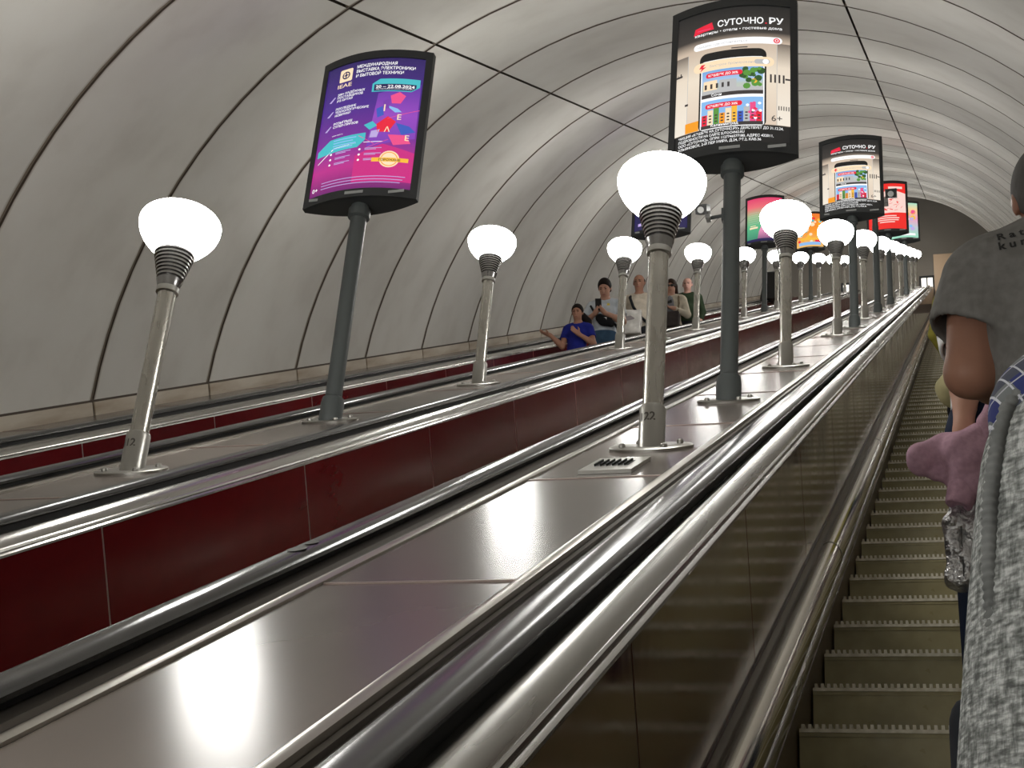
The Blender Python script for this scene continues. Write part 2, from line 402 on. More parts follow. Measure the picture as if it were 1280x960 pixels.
ordn = ['nearest', 'second', 'third', 'fourth', 'fifth', 'sixth', 'seventh', 'eighth', 'ninth', 'tenth']
xm, xl_ = -1.085, -3.18
for k in range(10):
    s = 5.40+4.62*k
    if s < 47.4:
        lamp(xm, s, ('%s globe lamp on a steel post in the central row' % ordn[k]) if k else 'nearest and largest globe lamp in the central row, number 122 on its collar', '122' if k == 0 else None, 'lamps on the central deck')
        lamp(xl_, s-.05, ('%s globe lamp on a steel post in the left row' % ordn[k]) if k else 'nearest globe lamp of the left row, leaning over the red panel, number 12', '112' if k == 0 else None, 'lamps on the left deck')
for k in (1, 2, 3):
    for x, nm in ((xm, 'central'), (xl_, 'left')):
        lamp(x, 5.4-4.62*k-(.35 if k == 1 else 0), 'globe lamp of the %s row standing %s below the photographer' % (nm, ('first', 'second', 'third')[k-1]), None, 'lamps on the %s deck' % nm)

# vent plate in the central deck
vp = tag(empty('vent_plate', W3(-1.105, ND+.001, 4.88), (A30, 0, 0)), 'small steel plate with slotted vent in the deck before the nearest lamp', 'vent plate')
MB().box(-.088, .088, -.165, .165, 0, .012).build('plate', M_gal, vp)
for k in range(6):
    x = -.05+k*.02; sl = MB(); sl.add([(x-.004-.0, -.06, .0125), (x+.007, -.06, .0125), (x+.007, .07, .0125), (x-.004, .07, .0125)], [(0, 1, 2, 3)])
    sl.box(x-.007, x-.003, -.06, .07, .012, .02); sl.build('slot', M_dark, vp)

# ================================================================ SIGNS
SW, SH, SBULGE = .62, .90, .085
class Poster:
    def __init__(s): s.bm = bmesh.new(); s.mats = []; s.uvl = s.bm.loops.layers.uv.new('UVMap')
    def mi(s, m):
        if m not in s.mats: s.mats.append(m)
        return s.mats.index(m)
    def face(s, pts, m, lay):
        vs = [s.bm.verts.new((u, lay, v)) for u, v in pts]
        try:
            f = s.bm.faces.new(vs)
        except ValueError: return
        f.material_index = s.mi(m)
        us = [p[0] for p in pts]; v_ = [p[1] for p in pts]; a, b = min(us), max(us); c, d = min(v_), max(v_)
        for lp in f.loops: lp[s.uvl].uv = ((lp.vert.co.x-a)/max(b-a, 1e-6), (lp.vert.co.z-c)/max(d-c, 1e-6))
    def rect(s, u0, v0, u1, v1, m, lay=1): s.face([(u0, v0), (u1, v0), (u1, v1), (u0, v1)], m, lay)
    def rrect(s, u0, v0, u1, v1, m, lay=1, r=.02):
        a = SH/SW; P = []
        for cx, cy, t0 in ((u1-r*a, v0+r, -90), (u1-r*a, v1-r, 0), (u0+r*a, v1-r, 90), (u0+r*a, v0+r, 180)):
            for k in range(6): t = radians(t0+18*k); P.append((cx+r*a*cos(t), cy+r*sin(t)))
        s.face(P, m, lay)
    def ell(s, u, v, r, m, lay=1, n=20): s.face([(u+r*SH/SW*cos(2*pi*k/n), v+r*sin(2*pi*k/n)) for k in range(n)], m, lay)
    def text(s, t, u, v, size, m, lay=2, off=0.0, align='LEFT', width=None):
        V, F = text_mesh(t, size, off*size, align)
        if not V: return
        k = 1.0
        if width:
            xs = [p.x for p in V]; k = width*SW/SH/max(max(xs)-min(xs), 1e-6)
        mi = s.mi(m)
        vs = [s.bm.verts.new((u+p.x*k*SH/SW, lay, v+p.y)) for p in V]
        for f in F:
            try: ff = s.bm.faces.new([vs[i] for i in f]); ff.material_index = mi
            except ValueError: pass
    def build(s, parent):
        for k in range(1, 16):
            bmesh.ops.bisect_plane(s.bm, geom=s.bm.verts[:]+s.bm.edges[:]+s.bm.faces[:], plane_co=(k/16, 0, 0), plane_no=(1, 0, 0))
        for v in s.bm.verts:
            u, lay, t = v.co; x = (u-.5)*SW
            v.co = (x, -SBULGE*(1-(x/.345)**2)-.0165-.0006*lay, .055+t*SH)
        s.bm.normal_update()
        for f in s.bm.faces:
            if f.normal.y > 0: f.normal_flip()
        me = bpy.data.meshes.new('poster'); s.bm.to_mesh(me); s.bm.free()
        for m in s.mats: me.materials.append(m)
        return link('poster', me, None, parent)
def lens(w_, bl, n=20):
    t = [(-w_+2*w_*k/n) for k in range(n+1)]
    return [(x, -bl*(1-(x/w_)**2)-.012) for x in t] + [(x, bl*(1-(x/w_)**2)+.012) for x in t[::-1]]
def sign_meshes():
    b = MB(); P = lens(.345, SBULGE); n = len(P); V = [(x, y, 0.) for x, y in P]+[(x, y, 1.01) for x, y in P]
    b.add(V, [(i, (i+1) % n, n+(i+1) % n, n+i) for i in range(n)]+[tuple(range(n-1, -1, -1)), tuple(range(n, 2*n))])
    f = MB()
    for x0, x1, z0, z1 in ((-.345, -.308, 0, 1.01), (.308, .345, 0, 1.01), (-.308, .308, 0, .052), (-.308, .308, .957, 1.01)):
        m_ = 1 if x1-x0 < .1 else 12
        for k in range(m_):
            a, c = x0+(x1-x0)*k/m_, x0+(x1-x0)*(k+1)/m_
            ya, yc = (-SBULGE*(1-(t/.345)**2)-.012 for t in (a, c))
            f.add([(a, ya-.012, z0), (c, yc-.012, z0), (c, yc-.012, z1), (a, ya-.012, z1), (a, ya+.01, z0), (c, yc+.01, z0), (c, yc+.01, z1), (a, ya+.01, z1)],
                  [(0,1,2,3), (4,7,6,5), (0,4,5,1), (1,5,6,2), (2,6,7,3), (3,7,4,0)])
    return b, f
sb_, sf_ = sign_meshes(); sbm = sb_.me('case'); sbm.materials.append(M_frame); auto(sbm, 30); sfm = sf_.me('frame'); sfm.materials.append(M_frame)
pom = MB().lathe([(.045, .0), (.045, 1.40)], 24).me('post'); pom.materials.append(M_grey); auto(pom)
poc = MB().lathe([(.062, -.03), (.062, .10), (.058, .13), (.045, .14)], 24).me('post_collar'); poc.materials.append(M_grey); auto(poc)
pot = MB().lathe([(.045, 1.26), (.062, 1.27), (.062, 1.32), (.05, 1.325), (.05, 1.36)], 24).me('post_socket'); pot.materials.append(M_grey); auto(pot)
M_plate = mat('name_plate', (.35, .36, .36), .5)
def sign(xd, s, label, art, zb=1.345):
    r = tag(empty('advertising_sign', W3(xd, ND, s)), label, 'sign', 'backlit advertising signs on posts')
    link('post', pom, None, r); link('post_collar', poc, None, r); link('post_socket', pot, None, r, (0, 0, zb-1.345)); base_bits(r)
    c = link('case', sbm, None, r, (0, 0, zb)); link('frame', sfm, None, c)
    for x0, x1 in ((-.29, -.20), (-.055, .055), (.12, .29)):
        y = -SBULGE*(1-(((x0+x1)/2)/.345)**2)-.0255
        MB().box(x0, x1, y-.001, y, .018, .036).build('name_plate', M_plate, c)
    p = Poster(); art(p); p.build(c)
    return r
WHITE = em('print_white', (250, 250, 250), 1.1); BLACK = em('print_black', (22, 22, 22), .6); INK = em('print_ink', (60, 55, 55), 1)
RED = em('print_red', (235, 30, 60), 1.0); GOLD = em('print_gold', (250, 190, 60), 1); CREAM = em('print_cream', (255, 228, 190), 1); TEAL = em('print_teal', (70, 190, 200), 1)
LGREY = em('print_lightgrey', (190, 190, 190), 1); LPUR = em('print_lilac', (190, 170, 225), 1); ORANGE = em('print_orange', (250, 160, 30), 1)
PINK = em('print_pink', (240, 80, 140), 1); BLUE = em('print_blue', (60, 90, 190), 1); LBLUE = em('print_lightblue', (140, 190, 240), 1); GREEN = em('print_green', (90, 150, 60), 1)
DGREEN = em('print_darkgreen', (50, 90, 40), .9); NAVY = em('print_navy', (35, 30, 80), 1); MAG = em('print_magenta', (205, 40, 130), 1); PURP = em('print_purple', (120, 60, 170), 1)
def art_expo(p):
    bg = grad('expo_ground', [(0, (110, 30, 110)), (.18, (190, 45, 140)), (.38, (120, 45, 150)), (.65, (75, 40, 140)), (1, (45, 30, 95))])
    p.rect(0, 0, 1, 1, bg, 0)
    gl = grad('expo_glow', [(0, (120, 60, 180)), (.5, (150, 70, 190)), (1, (90, 50, 160))]); p.face([(.55, .30), (.98, .38), (.98, .80), (.6, .72)], gl, .4)
    p.face([(.45, .05), (1, .05), (1, .27), (.7, .33), (.45, .25)], MAG, .5)
    p.rrect(.16, .86, .30, .96, CREAM, 1, .01)
    p.ell(.23, .91, .030, NAVY, 1.5); p.ell(.23, .91, .021, CREAM, 2); p.rect(.19, .907, .27, .913, NAVY, 2.5); p.rect(.224, .88, .236, .94, NAVY, 2.5); p.ell(.23, .91, .010, NAVY, 3)
    p.text('IEAE', .145, .815, .042, CREAM, 2, .01, width=.155)
    for i, (t, w_) in enumerate((('МЕЖДУНАРОДНАЯ', .40), ('ВЫСТАВКА ЭЛЕКТРОНИКИ', .57), ('И БЫТОВОЙ ТЕХНИКИ', .47))): p.text(t, .34, .945-.037*i, .033, WHITE, 2, .015, width=w_)
    for j, ls in enumerate((('200+ НАДЁЖНЫХ', 'ПОСТАВЩИКОВ', 'ИЗ КИТАЯ'), ('ПОСЛЕДНИЕ', 'ТЕХНОЛОГИЧЕСКИЕ', 'НОВИНКИ'), ('РОЗЫГРЫШ', 'СУПЕР-ПРИЗОВ'))):
        v = .755-.115*j
        p.face([(.075, v-.035), (.10, v-.04), (.145, v-.005), (.135, v)], LPUR, 2)
        for i, t in enumerate(ls): p.text(t, .165, v-.025*i, .024, WHITE, 2, .015)
    p.face([(.53, .735), (.53, .80), (.60, .835), (.97, .835), (.97, .775), (.90, .735)], TEAL, 1)
    p.face([(.55, .742), (.55, .793), (.94, .793), (.94, .765), (.90, .742)], NAVY, 1.5)
    p.text('20 – 22.08.2024', .565, .762, .032, WHITE, 2, .02, width=.36); p.text('КВЦ ЭКСПОФОРУМ, САНКТ-ПЕТЕРБУРГ', .57, .750, .012, WHITE, 2)
    p.text('www.ieae.ru', .17, .435, .016, WHITE, 2)
    p.face([(.03, .30), (.03, .345), (.16, .41), (.53, .42), (.53, .365), (.46, .315)], TEAL, 1)
    for i in range(4): p.rect(.2, .392-.021*i, .44-.03*(i % 2), .400-.021*i, LBLUE, 2)
    for c, q in ((PINK, [(.72, .70), (.80, .73), (.86, .70), (.82, .64), (.74, .64)]), (LBLUE, [(.68, .63), (.80, .60), (.84, .575), (.78, .57)]), (BLUE, [(.60, .60), (.66, .62), (.68, .55), (.62, .53)]),
                 (RED, [(.62, .48), (.72, .54), (.80, .50), (.74, .42), (.64, .42)]), (TEAL, [(.50, .48), (.58, .505), (.63, .47), (.56, .44)]), (BLUE, [(.80, .49), (.92, .47), (.98, .43), (.86, .40)]),
                 (PINK, [(.74, .40), (.90, .40), (.95, .34), (.80, .32)]), (LPUR, [(.58, .43), (.66, .44), (.64, .38), (.57, .38)]), (PURP, [(.66, .66), (.72, .68), (.72, .60), (.66, .60)])): p.face(q, c, 1)
    for t, u, v, z in (('I', .665, .58, .075), ('E', .80, .515, .06), ('Λ', .70, .42, .055), ('E', .89, .36, .06)): p.text(t, u, v, z, CREAM, 2, .01)
    for a, b_ in (((.72, .52), (1, .60)), ((.46, .40), (.62, .33)), ((.55, .30), (.75, .36))): p.face([a, b_, (b_[0], b_[1]+.004), (a[0], a[1]+.004)], PINK, 1.2)
    p.face([(.05, .245), (.22, .335), (.44, .345), (.44, .349), (.21, .339), (.05, .25)], WHITE, 1); p.rect(.52, .345, .70, .349, WHITE, 1)
    for i in range(3):
        for u in (.2, .5):
            p.ell(u-.01, .295-.04*i, .008, WHITE, 2, 8); p.rect(u+.04, .297-.04*i, u+.2, .302-.04*i, LPUR, 2); p.rect(u+.04, .288-.04*i, u+.15, .293-.04*i, LPUR, 2)
    p.ell(.78, .215, .062, CREAM, 1.5, 28); p.ell(.78, .215, .053, ORANGE, 2, 28); p.ell(.78, .215, .047, CREAM, 2.3, 28); p.rect(.62, .195, .95, .225, GOLD, 2.7); p.text('ГОРОЖАНЕ', .785, .2, .024, INK, 3.2, .02, 'CENTER')
    p.text('0+', .03, .035, .042, WHITE, 2, .01)
    for i in range(3): p.rect(.13, .085-.022*i, .94-.02*i, .090-.022*i, LPUR, 2)
def art_rent(p):
    bg = grad('rent_room', [(0, (25, 24, 24)), (.125, (25, 24, 24)), (.13, (225, 205, 185)), (.5, (240, 226, 205)), (.72, (205, 185, 165)), (.80, (60, 55, 52)), (1, (28, 28, 28))])
    p.rect(0, 0, 1, 1, bg, 0)
    wl = grad('rent_wall', [(0, (245, 235, 220)), (.7, (235, 220, 200)), (1, (120, 108, 98))]); p.rect(.0, .13, .11, .70, wl, .4); p.rect(.89, .13, 1, .72, wl, .4)
    for u in (.11, .885): p.rect(u, .13, u+.004, .70, LGREY, .8)
    p.face([(.155, .835), (.31, .86), (.325, .91), (.17, .885)], RED, 1); p.face([(.17, .845), (.34, .855), (.325, .90), (.19, .87)], RED, 1.5); p.rect(.19, .862, .31, .866, PINK, 2)
    p.text('СУТОЧНО', .37, .865, .064, WHITE, 2, .02, width=.40); p.text('.', .785, .865, .064, RED, 2, .02); p.text('РУ', .815, .865, .064, WHITE, 2, .02, width=.12)
    p.text('квартиры • отели • гостевые дома', .165, .822, .028, WHITE, 2, .01, width=.76)
    p.rrect(.16, .715, .93, .765, WHITE, 1, .024); p.text('Найдём, где остановиться', .19, .73, .024, LGREY, 2, 0); p.ell(.885, .74, .019, RED, 2); p.ell(.885, .74, .011, WHITE, 2.4); p.ell(.885, .74, .007, RED, 2.8)
    p.rect(.50, .687, .64, .695, INK, 1)
    p.rrect(.22, .11, .80, .68, BLACK, 1, .045); p.rrect(.235, .12, .785, .62, WHITE, 1.5, .02)
    p.rrect(.165, .545, .865, .615, CREAM, 3, .034); p.face([(.235, .60), (.27, .60), (.25, .58), (.28, .58), (.225, .55), (.24, .573), (.215, .573)], RED, 4); p.text('Быстрое бронирование', .31, .57, .025, LGREY, 4); p.rrect(.70, .563, .83, .597, LGREY, 4, .016); p.ell(.795, .58, .018, WHITE, 5)
    sky = grad('rent_sky', [(0, (200, 200, 195)), (.4, (190, 200, 190)), (.6, (170, 200, 235)), (1, (120, 170, 225))])
    p.rect(.245, .345, .775, .545, sky, 2)
    p.rect(.245, .345, .775, .40, LGREY, 2.3); p.rect(.26, .40, .38, .47, CREAM, 2.4); p.rect(.40, .40, .55, .465, LGREY, 2.5)
    for k in range(5): p.rect(.27+.05*k, .41, .29+.05*k, .445, INK, 2.7)
    rnd = random.Random(3)
    for k in range(26): p.ell(.58+.19*rnd.random(), .40+.13*rnd.random(), .012+.012*rnd.random(), (GREEN, DGREEN, GOLD)[k % 3 if k % 7 == 0 else k % 2], 2.8+.02*k, 8)
    p.rrect(.28, .49, .60, .525, RED, 4, .015); p.text('КЭШБЭК ДО 30%', .30, .499, .022, WHITE, 5, .02)
    p.rect(.245, .345, .775, .372, INK, 4); p.text('Сочи', .33, .352, .026, WHITE, 5, .015)
    p.rect(.235, .325, .785, .345, WHITE, 4)
    p.rect(.245, .13, .775, .325, LBLUE, 2)
    cs = [RED, CREAM, GREEN, ORANGE, CREAM, GOLD, BLUE, LGREY, PINK, RED]
    for k in range(10):
        u = .25+k*.052; p.rect(u, .15, u+.048, .225+.03*((k*7) % 3), cs[k], 2.4)
        for j in range(3): p.rect(u+.012, .165+.022*j, u+.034, .175+.022*j, INK, 2.8)
    for k in range(14): p.ell(.64+.12*rnd.random(), .17+.11*rnd.random(), .010, (RED, WHITE, PINK)[k % 3], 3+.02*k, 8)
    p.rrect(.28, .265, .60, .30, RED, 4, .015); p.text('КЭШБЭК ДО 30%', .30, .274, .022, WHITE, 5, .02)
    p.rect(.245, .125, .775, .150, INK, 4); p.text('Калининград', .33, .133, .026, WHITE, 5, .015)
    for k in range(4): p.rect(.83+.035*k, .43, .845+.035*k, .49, INK, 2)
    p.rect(.955, .455, .995, .468, INK, 2)
    for k in range(5): p.rect(.90+.02*k, .235, .908+.02*k, .265, INK, 2)
    p.rect(.0, .555, .06, .57, INK, 2); p.rect(.015, .57, .02, .58, INK, 2); p.rect(.04, .57, .05, .585, INK, 2); p.rect(.09, .33, .12, .345, INK, 2)
    p.rect(.10, .13, .22, .20, ORANGE, 1.2)
    p.text('6+', .84, .155, .06, INK, 2, .005)
    for i, t in enumerate(('*АКЦИЯ «КЭШБЭК НА СУТОЧНО.РУ» ДЕЙСТВУЕТ ДО 31.12.24.', 'ПОДРОБНОСТИ НА САЙТЕ SUTOCHNO.RU', 'ООО «СУТОЧНО», ОГРН 1127746577180, АДРЕС 432011,', 'УЛЬЯНОВСК, 2-Й ПЕР МИРА, Д.24, ЭТ.2, КАБ.36')):
        p.text(t, .04, .096-.027*i, .025, WHITE, 2, .012, width=(.90, .58, .82, .72)[i])
def art_stripes(p):
    p.rect(0, 0, 1, 1, NAVY, 0)
    for i, c in enumerate((PINK, ORANGE, GOLD, GREEN, LBLUE, BLUE, PINK)): p.rect(.52, .16+.055*i, .96, .205+.055*i, c, 1)
    p.rect(.05, .55, .95, .9, PURP, 1); p.ell(.25, .3, .10, BLUE, 1); p.rect(.08, .06, .5, .1, LPUR, 1)
def art_concert(p):
    p.rect(0, 0, 1, 1, grad('concert_ground', [(0, (60, 130, 110)), (.35, (90, 185, 135)), (.6, (160, 190, 140)), (.8, (235, 110, 120)), (1, (225, 60, 110))]), 0)
    p.face([(.3, .0), (.35, .22), (.45, .40), (.60, .52), (.8, .45), (.95, .25), (1, .05), (1, 0)], grad('concert_dress', [(0, (90, 60, 110)), (.5, (235, 150, 190)), (1, (250, 190, 190))]), 1)
    p.ell(.55, .60, .10, CREAM, 2); p.rect(.08, .30, .32, .34, CREAM, 2); p.rect(.1, .36, .26, .375, CREAM, 2)
    for i in range(6): p.rect(.06, .42+.05*i, .35, .425+.05*i, LGREY, 1.5)
    p.rect(0, 0, 1, .06, NAVY, 2)
def art_orange(p):
    p.rect(0, 0, 1, 1, grad('fair_ground', [(0, (240, 190, 110)), (.5, (250, 150, 40)), (1, (240, 120, 40))]), 0)
    rnd = random.Random(5)
    for k in range(34): p.ell(.1+.8*rnd.random(), .15+.7*rnd.random(), .03+.04*rnd.random(), (CREAM, ORANGE, RED, TEAL, GOLD)[k % 5], 1+.03*k, 10)
    p.rect(.1, .05, .9, .14, LBLUE, 3); p.rect(.15, .2, .85, .27, GOLD, 3)
def art_red(p):
    RD = em('poster_red', (238, 40, 35), 1.0); CR = em('poster_cream', (250, 215, 205), 1)
    p.rect(0, 0, 1, 1, RD, 0); p.face([(.0, .33), (1, .36), (1, .78), (.62, .86), (.3, .80), (.0, .70)], CR, 1)
    rnd = random.Random(9)
    for k in range(40):
        v = .36+.38*rnd.random(); wd = .34*(1-(v-.36)/.5); u = .6+wd*(2*rnd.random()-1); a = rnd.random()*3
        p.face([(u, v), (u+.10*cos(a), v+.05*sin(a)), (u+.10*cos(a)+.02, v+.05*sin(a)+.012), (u+.02, v+.012)], RD, 2+.01*k)
    for i, (a, b_) in enumerate(((.25, .75), (.18, .82), (.2, .8), (.3, .7))): p.rect(a, .27-.045*i, b_, .292-.045*i, CR, 2)
    p.rect(.1, .93, .4, .96, CR, 2); p.rect(.55, .88, .92, .93, CR, 2); p.rect(.06, .55, .2, .57, RD, 2)
def art_pastel(p):
    p.rect(0, 0, 1, 1, grad('pastel_ground', [(0, (150, 220, 190)), (.3, (190, 200, 210)), (.55, (235, 160, 190)), (.8, (250, 210, 150)), (1, (170, 225, 200))]), 0)
    rnd = random.Random(4)
    for k in range(16): p.ell(.15+.75*rnd.random(), .2+.65*rnd.random(), .03+.04*rnd.random(), (PINK, LBLUE, GOLD, LPUR, WHITE)[k % 5], 1+.03*k, 10)
    p.rect(.1, .06, .9, .12, WHITE, 2)
def art_dark(p):
    p.rect(0, 0, 1, 1, em('poster_dusk', (70, 66, 64), .6), 0); p.rect(.1, .4, .9, .6, INK, 1)
sign(-1.088, 7.40, 'large black-framed sign with a phone picture in the central row, nearest to the camera', art_rent, 1.39)
sign(-3.195, 7.40, 'purple exhibition sign with IEAE lettering on the left deck', art_expo, 1.335)
sg2 = sign(-1.03, 16.35, 'smaller copy of the phone picture sign, second along the central row', art_rent, 1.36)
sign(-1.03, 25.9, 'bright red advertising sign with a tree drawing in the central row', art_red, 1.36)
sign(-1.02, 34.5, 'small pastel sign behind the red one, farthest in the central row', art_pastel, 1.36)
sign(-3.19, 16.6, 'sign with rainbow stripes half hidden by the nearest central lamp', art_stripes, 1.34)
sign(-3.19, 26.6, 'pink and green concert sign on the left deck', art_concert, 1.34)
sign(-3.19, 35.6, 'orange sign behind the second central lamp on the left deck', art_orange, 1.34)
# plain post that carries the second camera
pr_ = tag(empty('camera_post', W3(-1.03, ND, 21.5)), 'plain dark grey post behind the second central sign', 'post')
link('post', pom, None, pr_); link('post_collar', poc, None, pr_); o = link('post_extension', MB().lathe([(.04, 1.3), (.04, 2.25)], 20).me('pe'), M_grey, pr_); base_bits(pr_)
M_cam = mat('camera_black', (.012, .012, .013), .35); M_camg = mat('camera_bracket', (.5, .5, .49), .4, .5)
def cctv(at, sgn, label, gap, ln, k):
    r = tag(empty('security_camera', at), label, 'camera', 'security cameras on posts')
    MB().tube((sgn*gap, 0, 0), (sgn*(gap+ln), 0, -.01), .012*k**.5).box(sgn*gap-.006, sgn*gap+.006, -.02, .02, -.035, .035).build('arm', M_grey, r)
    xb = sgn*(gap+ln)
    MB().tube((xb, -.01, -.045*k), (xb, -.01, .04*k), .016*k).box(xb-.02*k, xb+.02*k, -.05*k, .03*k, -.04*k, .0).build('bracket', M_camg, r, 'auto')
    b_ = MB(); b_.box(-.05*k, .05*k, -.12*k, .09*k, -.035*k, .04*k); b_.box(-.055*k, .055*k, -.14*k, .08*k, .04*k, .048*k); hb = b_.build('housing', M_cam, r, False, (xb+sgn*.05*k, 0, .07*k)); hb.rotation_euler = (A30, 0, 0)
    MB().lathe([(.02*k, 0), (.028*k, .012*k), (.028*k, .02*k)], 16).build('lens_ring', M_camg, hb).matrix_local = Matrix.Translation((0, -.121*k, 0)) @ Matrix.Rotation(pi/2, 4, 'X')
    return r
p_ = W3(-1.088, ND, 7.40); cctv((p_.x, p_.y, p_.z+1.07), -1, 'black security camera on an arm left of the nearest sign post', .045, .075, .6)
p_ = W3(-1.03, ND, 21.5); cctv((p_.x, p_.y, p_.z+1.80), 1, 'black security camera sticking out in front of the red sign', .04, .12, 1.5)
# black board near the top of the far left escalator
p_ = W3(-4.72, -.60, 41.2)
bx_ = tag(empty('black_cabinet', p_), 'black slanted cabinet standing near the top of the far left escalator', 'cabinet')
MB().add([(-.30, -.15, 0), (.34, -.15, 0), (.34, .2, 0), (-.30, .2, 0), (-.18, -.15, .78), (.34, -.15, .78), (.34, .2, .78), (-.18, .2, .78)], [(0,3,2,1),(4,5,6,7),(0,1,5,4),(1,2,6,5),(2,3,7,6),(3,0,4,7)]).build('body', M_cam, bx_)
MB().box(-.19, .36, -.17, .22, .78, .80).build('top', M_frame, bx_)
# ================================================================ PEOPLE (smooth blended volumes meshed into one continuous surface)
def unit(v): v = np.array(v, float); return v/np.linalg.norm(v)
def smin(a, b, k):
    h = np.maximum(k-np.abs(a-b), 0)/k; return np.minimum(a, b)-h*h*k*.25
class Vol:
    def __init__(s): s.p = []; s.cuts = []; s.sub = []
    def cone(s, a, b, ra, rb, k=.03): s.p.append(('c', np.array(a, float), np.array(b, float), ra, rb, k)); return s
    def sleeve(s, a, b, ra, rb, pt, nrm, k=.03): s.p.append(('k', np.array(a, float), np.array(b, float), ra, rb, np.array(pt, float), unit(nrm), k)); return s
    def ell(s, c, r, k=.03): s.p.append(('e', np.array(c, float), np.array(r, float), k)); return s
    def box(s, c, hs, rd, k=.02): s.p.append(('b', np.array(c, float), np.array(hs, float), rd, k)); return s
    def hole(s, c, r): s.sub.append((np.array(c, float), np.array(r, float))); return s
    def cut(s, pt, nrm, near=None):           # remove the side the normal points to; near limits the cut to a ball
        n_ = np.array(nrm, float); s.cuts.append((np.array(pt, float), n_/np.linalg.norm(n_), near)); return s
    def bounds(s):
        lo = np.full(3, 1e9); hi = -lo
        for q in s.p:
            if q[0] in 'ck':
                for c, r in ((q[1], q[3]), (q[2], q[4])): lo = np.minimum(lo, c-r); hi = np.maximum(hi, c+r)
            else:
                e = q[2]+(q[3] if q[0] == 'b' else 0); lo = np.minimum(lo, q[1]-e); hi = np.maximum(hi, q[1]+e)
        return lo-.03, hi+.03
    @staticmethod
    def prim(q, P):
        if q[0] == 'c':
            a, b, ra, rb = q[1:5]; ab = b-a; t = np.clip(((P-a)@ab)/(ab@ab), 0, 1)
            return np.linalg.norm(P-a-t[..., None]*ab, axis=-1)-(ra+(rb-ra)*t)
        if q[0] == 'k':                       # open-ended sleeve
            d_ = Vol.prim(('c', *q[1:5], 0), P); pl = (P-q[5])@q[6]
            return np.maximum(np.maximum(d_, pl), -np.maximum(d_+.013, -(pl+.07)))
        if q[0] == 'e':
            d_ = (P-q[1]); k0 = np.linalg.norm(d_/q[2], axis=-1); k1 = np.linalg.norm(d_/(q[2]**2), axis=-1)+1e-9
            return k0*(k0-1)/k1
        d_ = np.abs(P-q[1])-q[2]; return np.linalg.norm(np.maximum(d_, 0), axis=-1)+np.minimum(d_.max(-1), 0)-q[3]
    def mesh(s, h, fold=None):
        lo, hi = s.bounds(); n = np.ceil((hi-lo)/h).astype(int)+2
        f = np.full(n, 1.0); ax = [lo[i]+h*np.arange(n[i]) for i in range(3)]
        for q in s.p:
            k = q[-1]; m = .05+k
            if q[0] in 'ck':
                r = max(q[3], q[4]); l = np.minimum(q[1], q[2])-r-m; u = np.maximum(q[1], q[2])+r+m
            else:
                e = q[2]+(q[3] if q[0] == 'b' else 0); l = q[1]-e-m; u = q[1]+e+m
            i0 = np.clip(((l-lo)/h).astype(int), 0, n-1); i1 = np.clip(((u-lo)/h).astype(int)+2, 1, n)
            sl = tuple(slice(i0[i], i1[i]) for i in range(3))
            G = np.stack(np.meshgrid(*[ax[i][sl[i]] for i in range(3)], indexing='ij'), -1)
            f[sl] = smin(f[sl], s.prim(q, G), k)
        if s.sub or s.cuts or fold:
            G = np.stack(np.meshgrid(*ax, indexing='ij'), -1)
            if fold: f = f+fold(G)
            for c, r in s.sub: f = np.maximum(f, -s.prim(('e', c, r, 0), G))
            for p, nr, near in s.cuts:
                d_ = (G-p)@nr
                if near is not None: d_ = np.where(np.linalg.norm(G-p, axis=-1) < near, d_, -1)
                f = np.maximum(f, d_)
        return surf(f, lo, h)
def surf(f, lo, h):
    f = np.pad(f, 1, constant_values=1.); lo = lo-h
    s = f < 0; nx, ny, nz = f.shape
    cs = np.zeros((nx-1, ny-1, nz-1, 3)); cn = np.zeros((nx-1, ny-1, nz-1))
    for a in range(3):
        o = [i for i in range(3) if i != a]
        for da in (0, 1):
            for db in (0, 1):
                def sl(e):
                    q = [None]*3; q[a] = slice(e, f.shape[a]-1+e); q[o[0]] = slice(da, f.shape[o[0]]-1+da); q[o[1]] = slice(db, f.shape[o[1]]-1+db); return tuple(q)
                A, Bv = f[sl(0)], f[sl(1)]; m = (A < 0) != (Bv < 0); t = np.where(m, A/(A-Bv+1e-12), 0)
                cn += m; cs[..., a] += np.where(m, t, 0); cs[..., o[0]] += m*da; cs[..., o[1]] += m*db
    ac = cn > 0; idx = -np.ones(ac.shape, int); idx[ac] = np.arange(ac.sum()); ii = np.argwhere(ac)
    V = (ii+cs[ac]/cn[ac][:, None])*h+lo; F = []
    for a in range(3):
        o = [(a+1) % 3, (a+2) % 3]
        q0 = [slice(None)]*3; q0[a] = slice(0, -1); q1 = [slice(None)]*3; q1[a] = slice(1, None)
        m = s[tuple(q0)] != s[tuple(q1)]; pos = np.argwhere(m); inside = s[tuple(q0)][m]
        ok = (pos[:, o[0]] > 0) & (pos[:, o[1]] > 0) & (pos[:, o[0]] < f.shape[o[0]]-1) & (pos[:, o[1]] < f.shape[o[1]]-1); pos = pos[ok]; inside = inside[ok]
        e0 = np.zeros(3, int); e0[o[0]] = 1; e1 = np.zeros(3, int); e1[o[1]] = 1
        g = lambda p: idx[p[:, 0], p[:, 1], p[:, 2]]
        Q = np.stack([g(pos-e0-e1), g(pos-e1), g(pos), g(pos-e0)], 1)
        Q[~inside] = Q[~inside][:, ::-1]; F.append(Q)
    return V, np.concatenate(F)
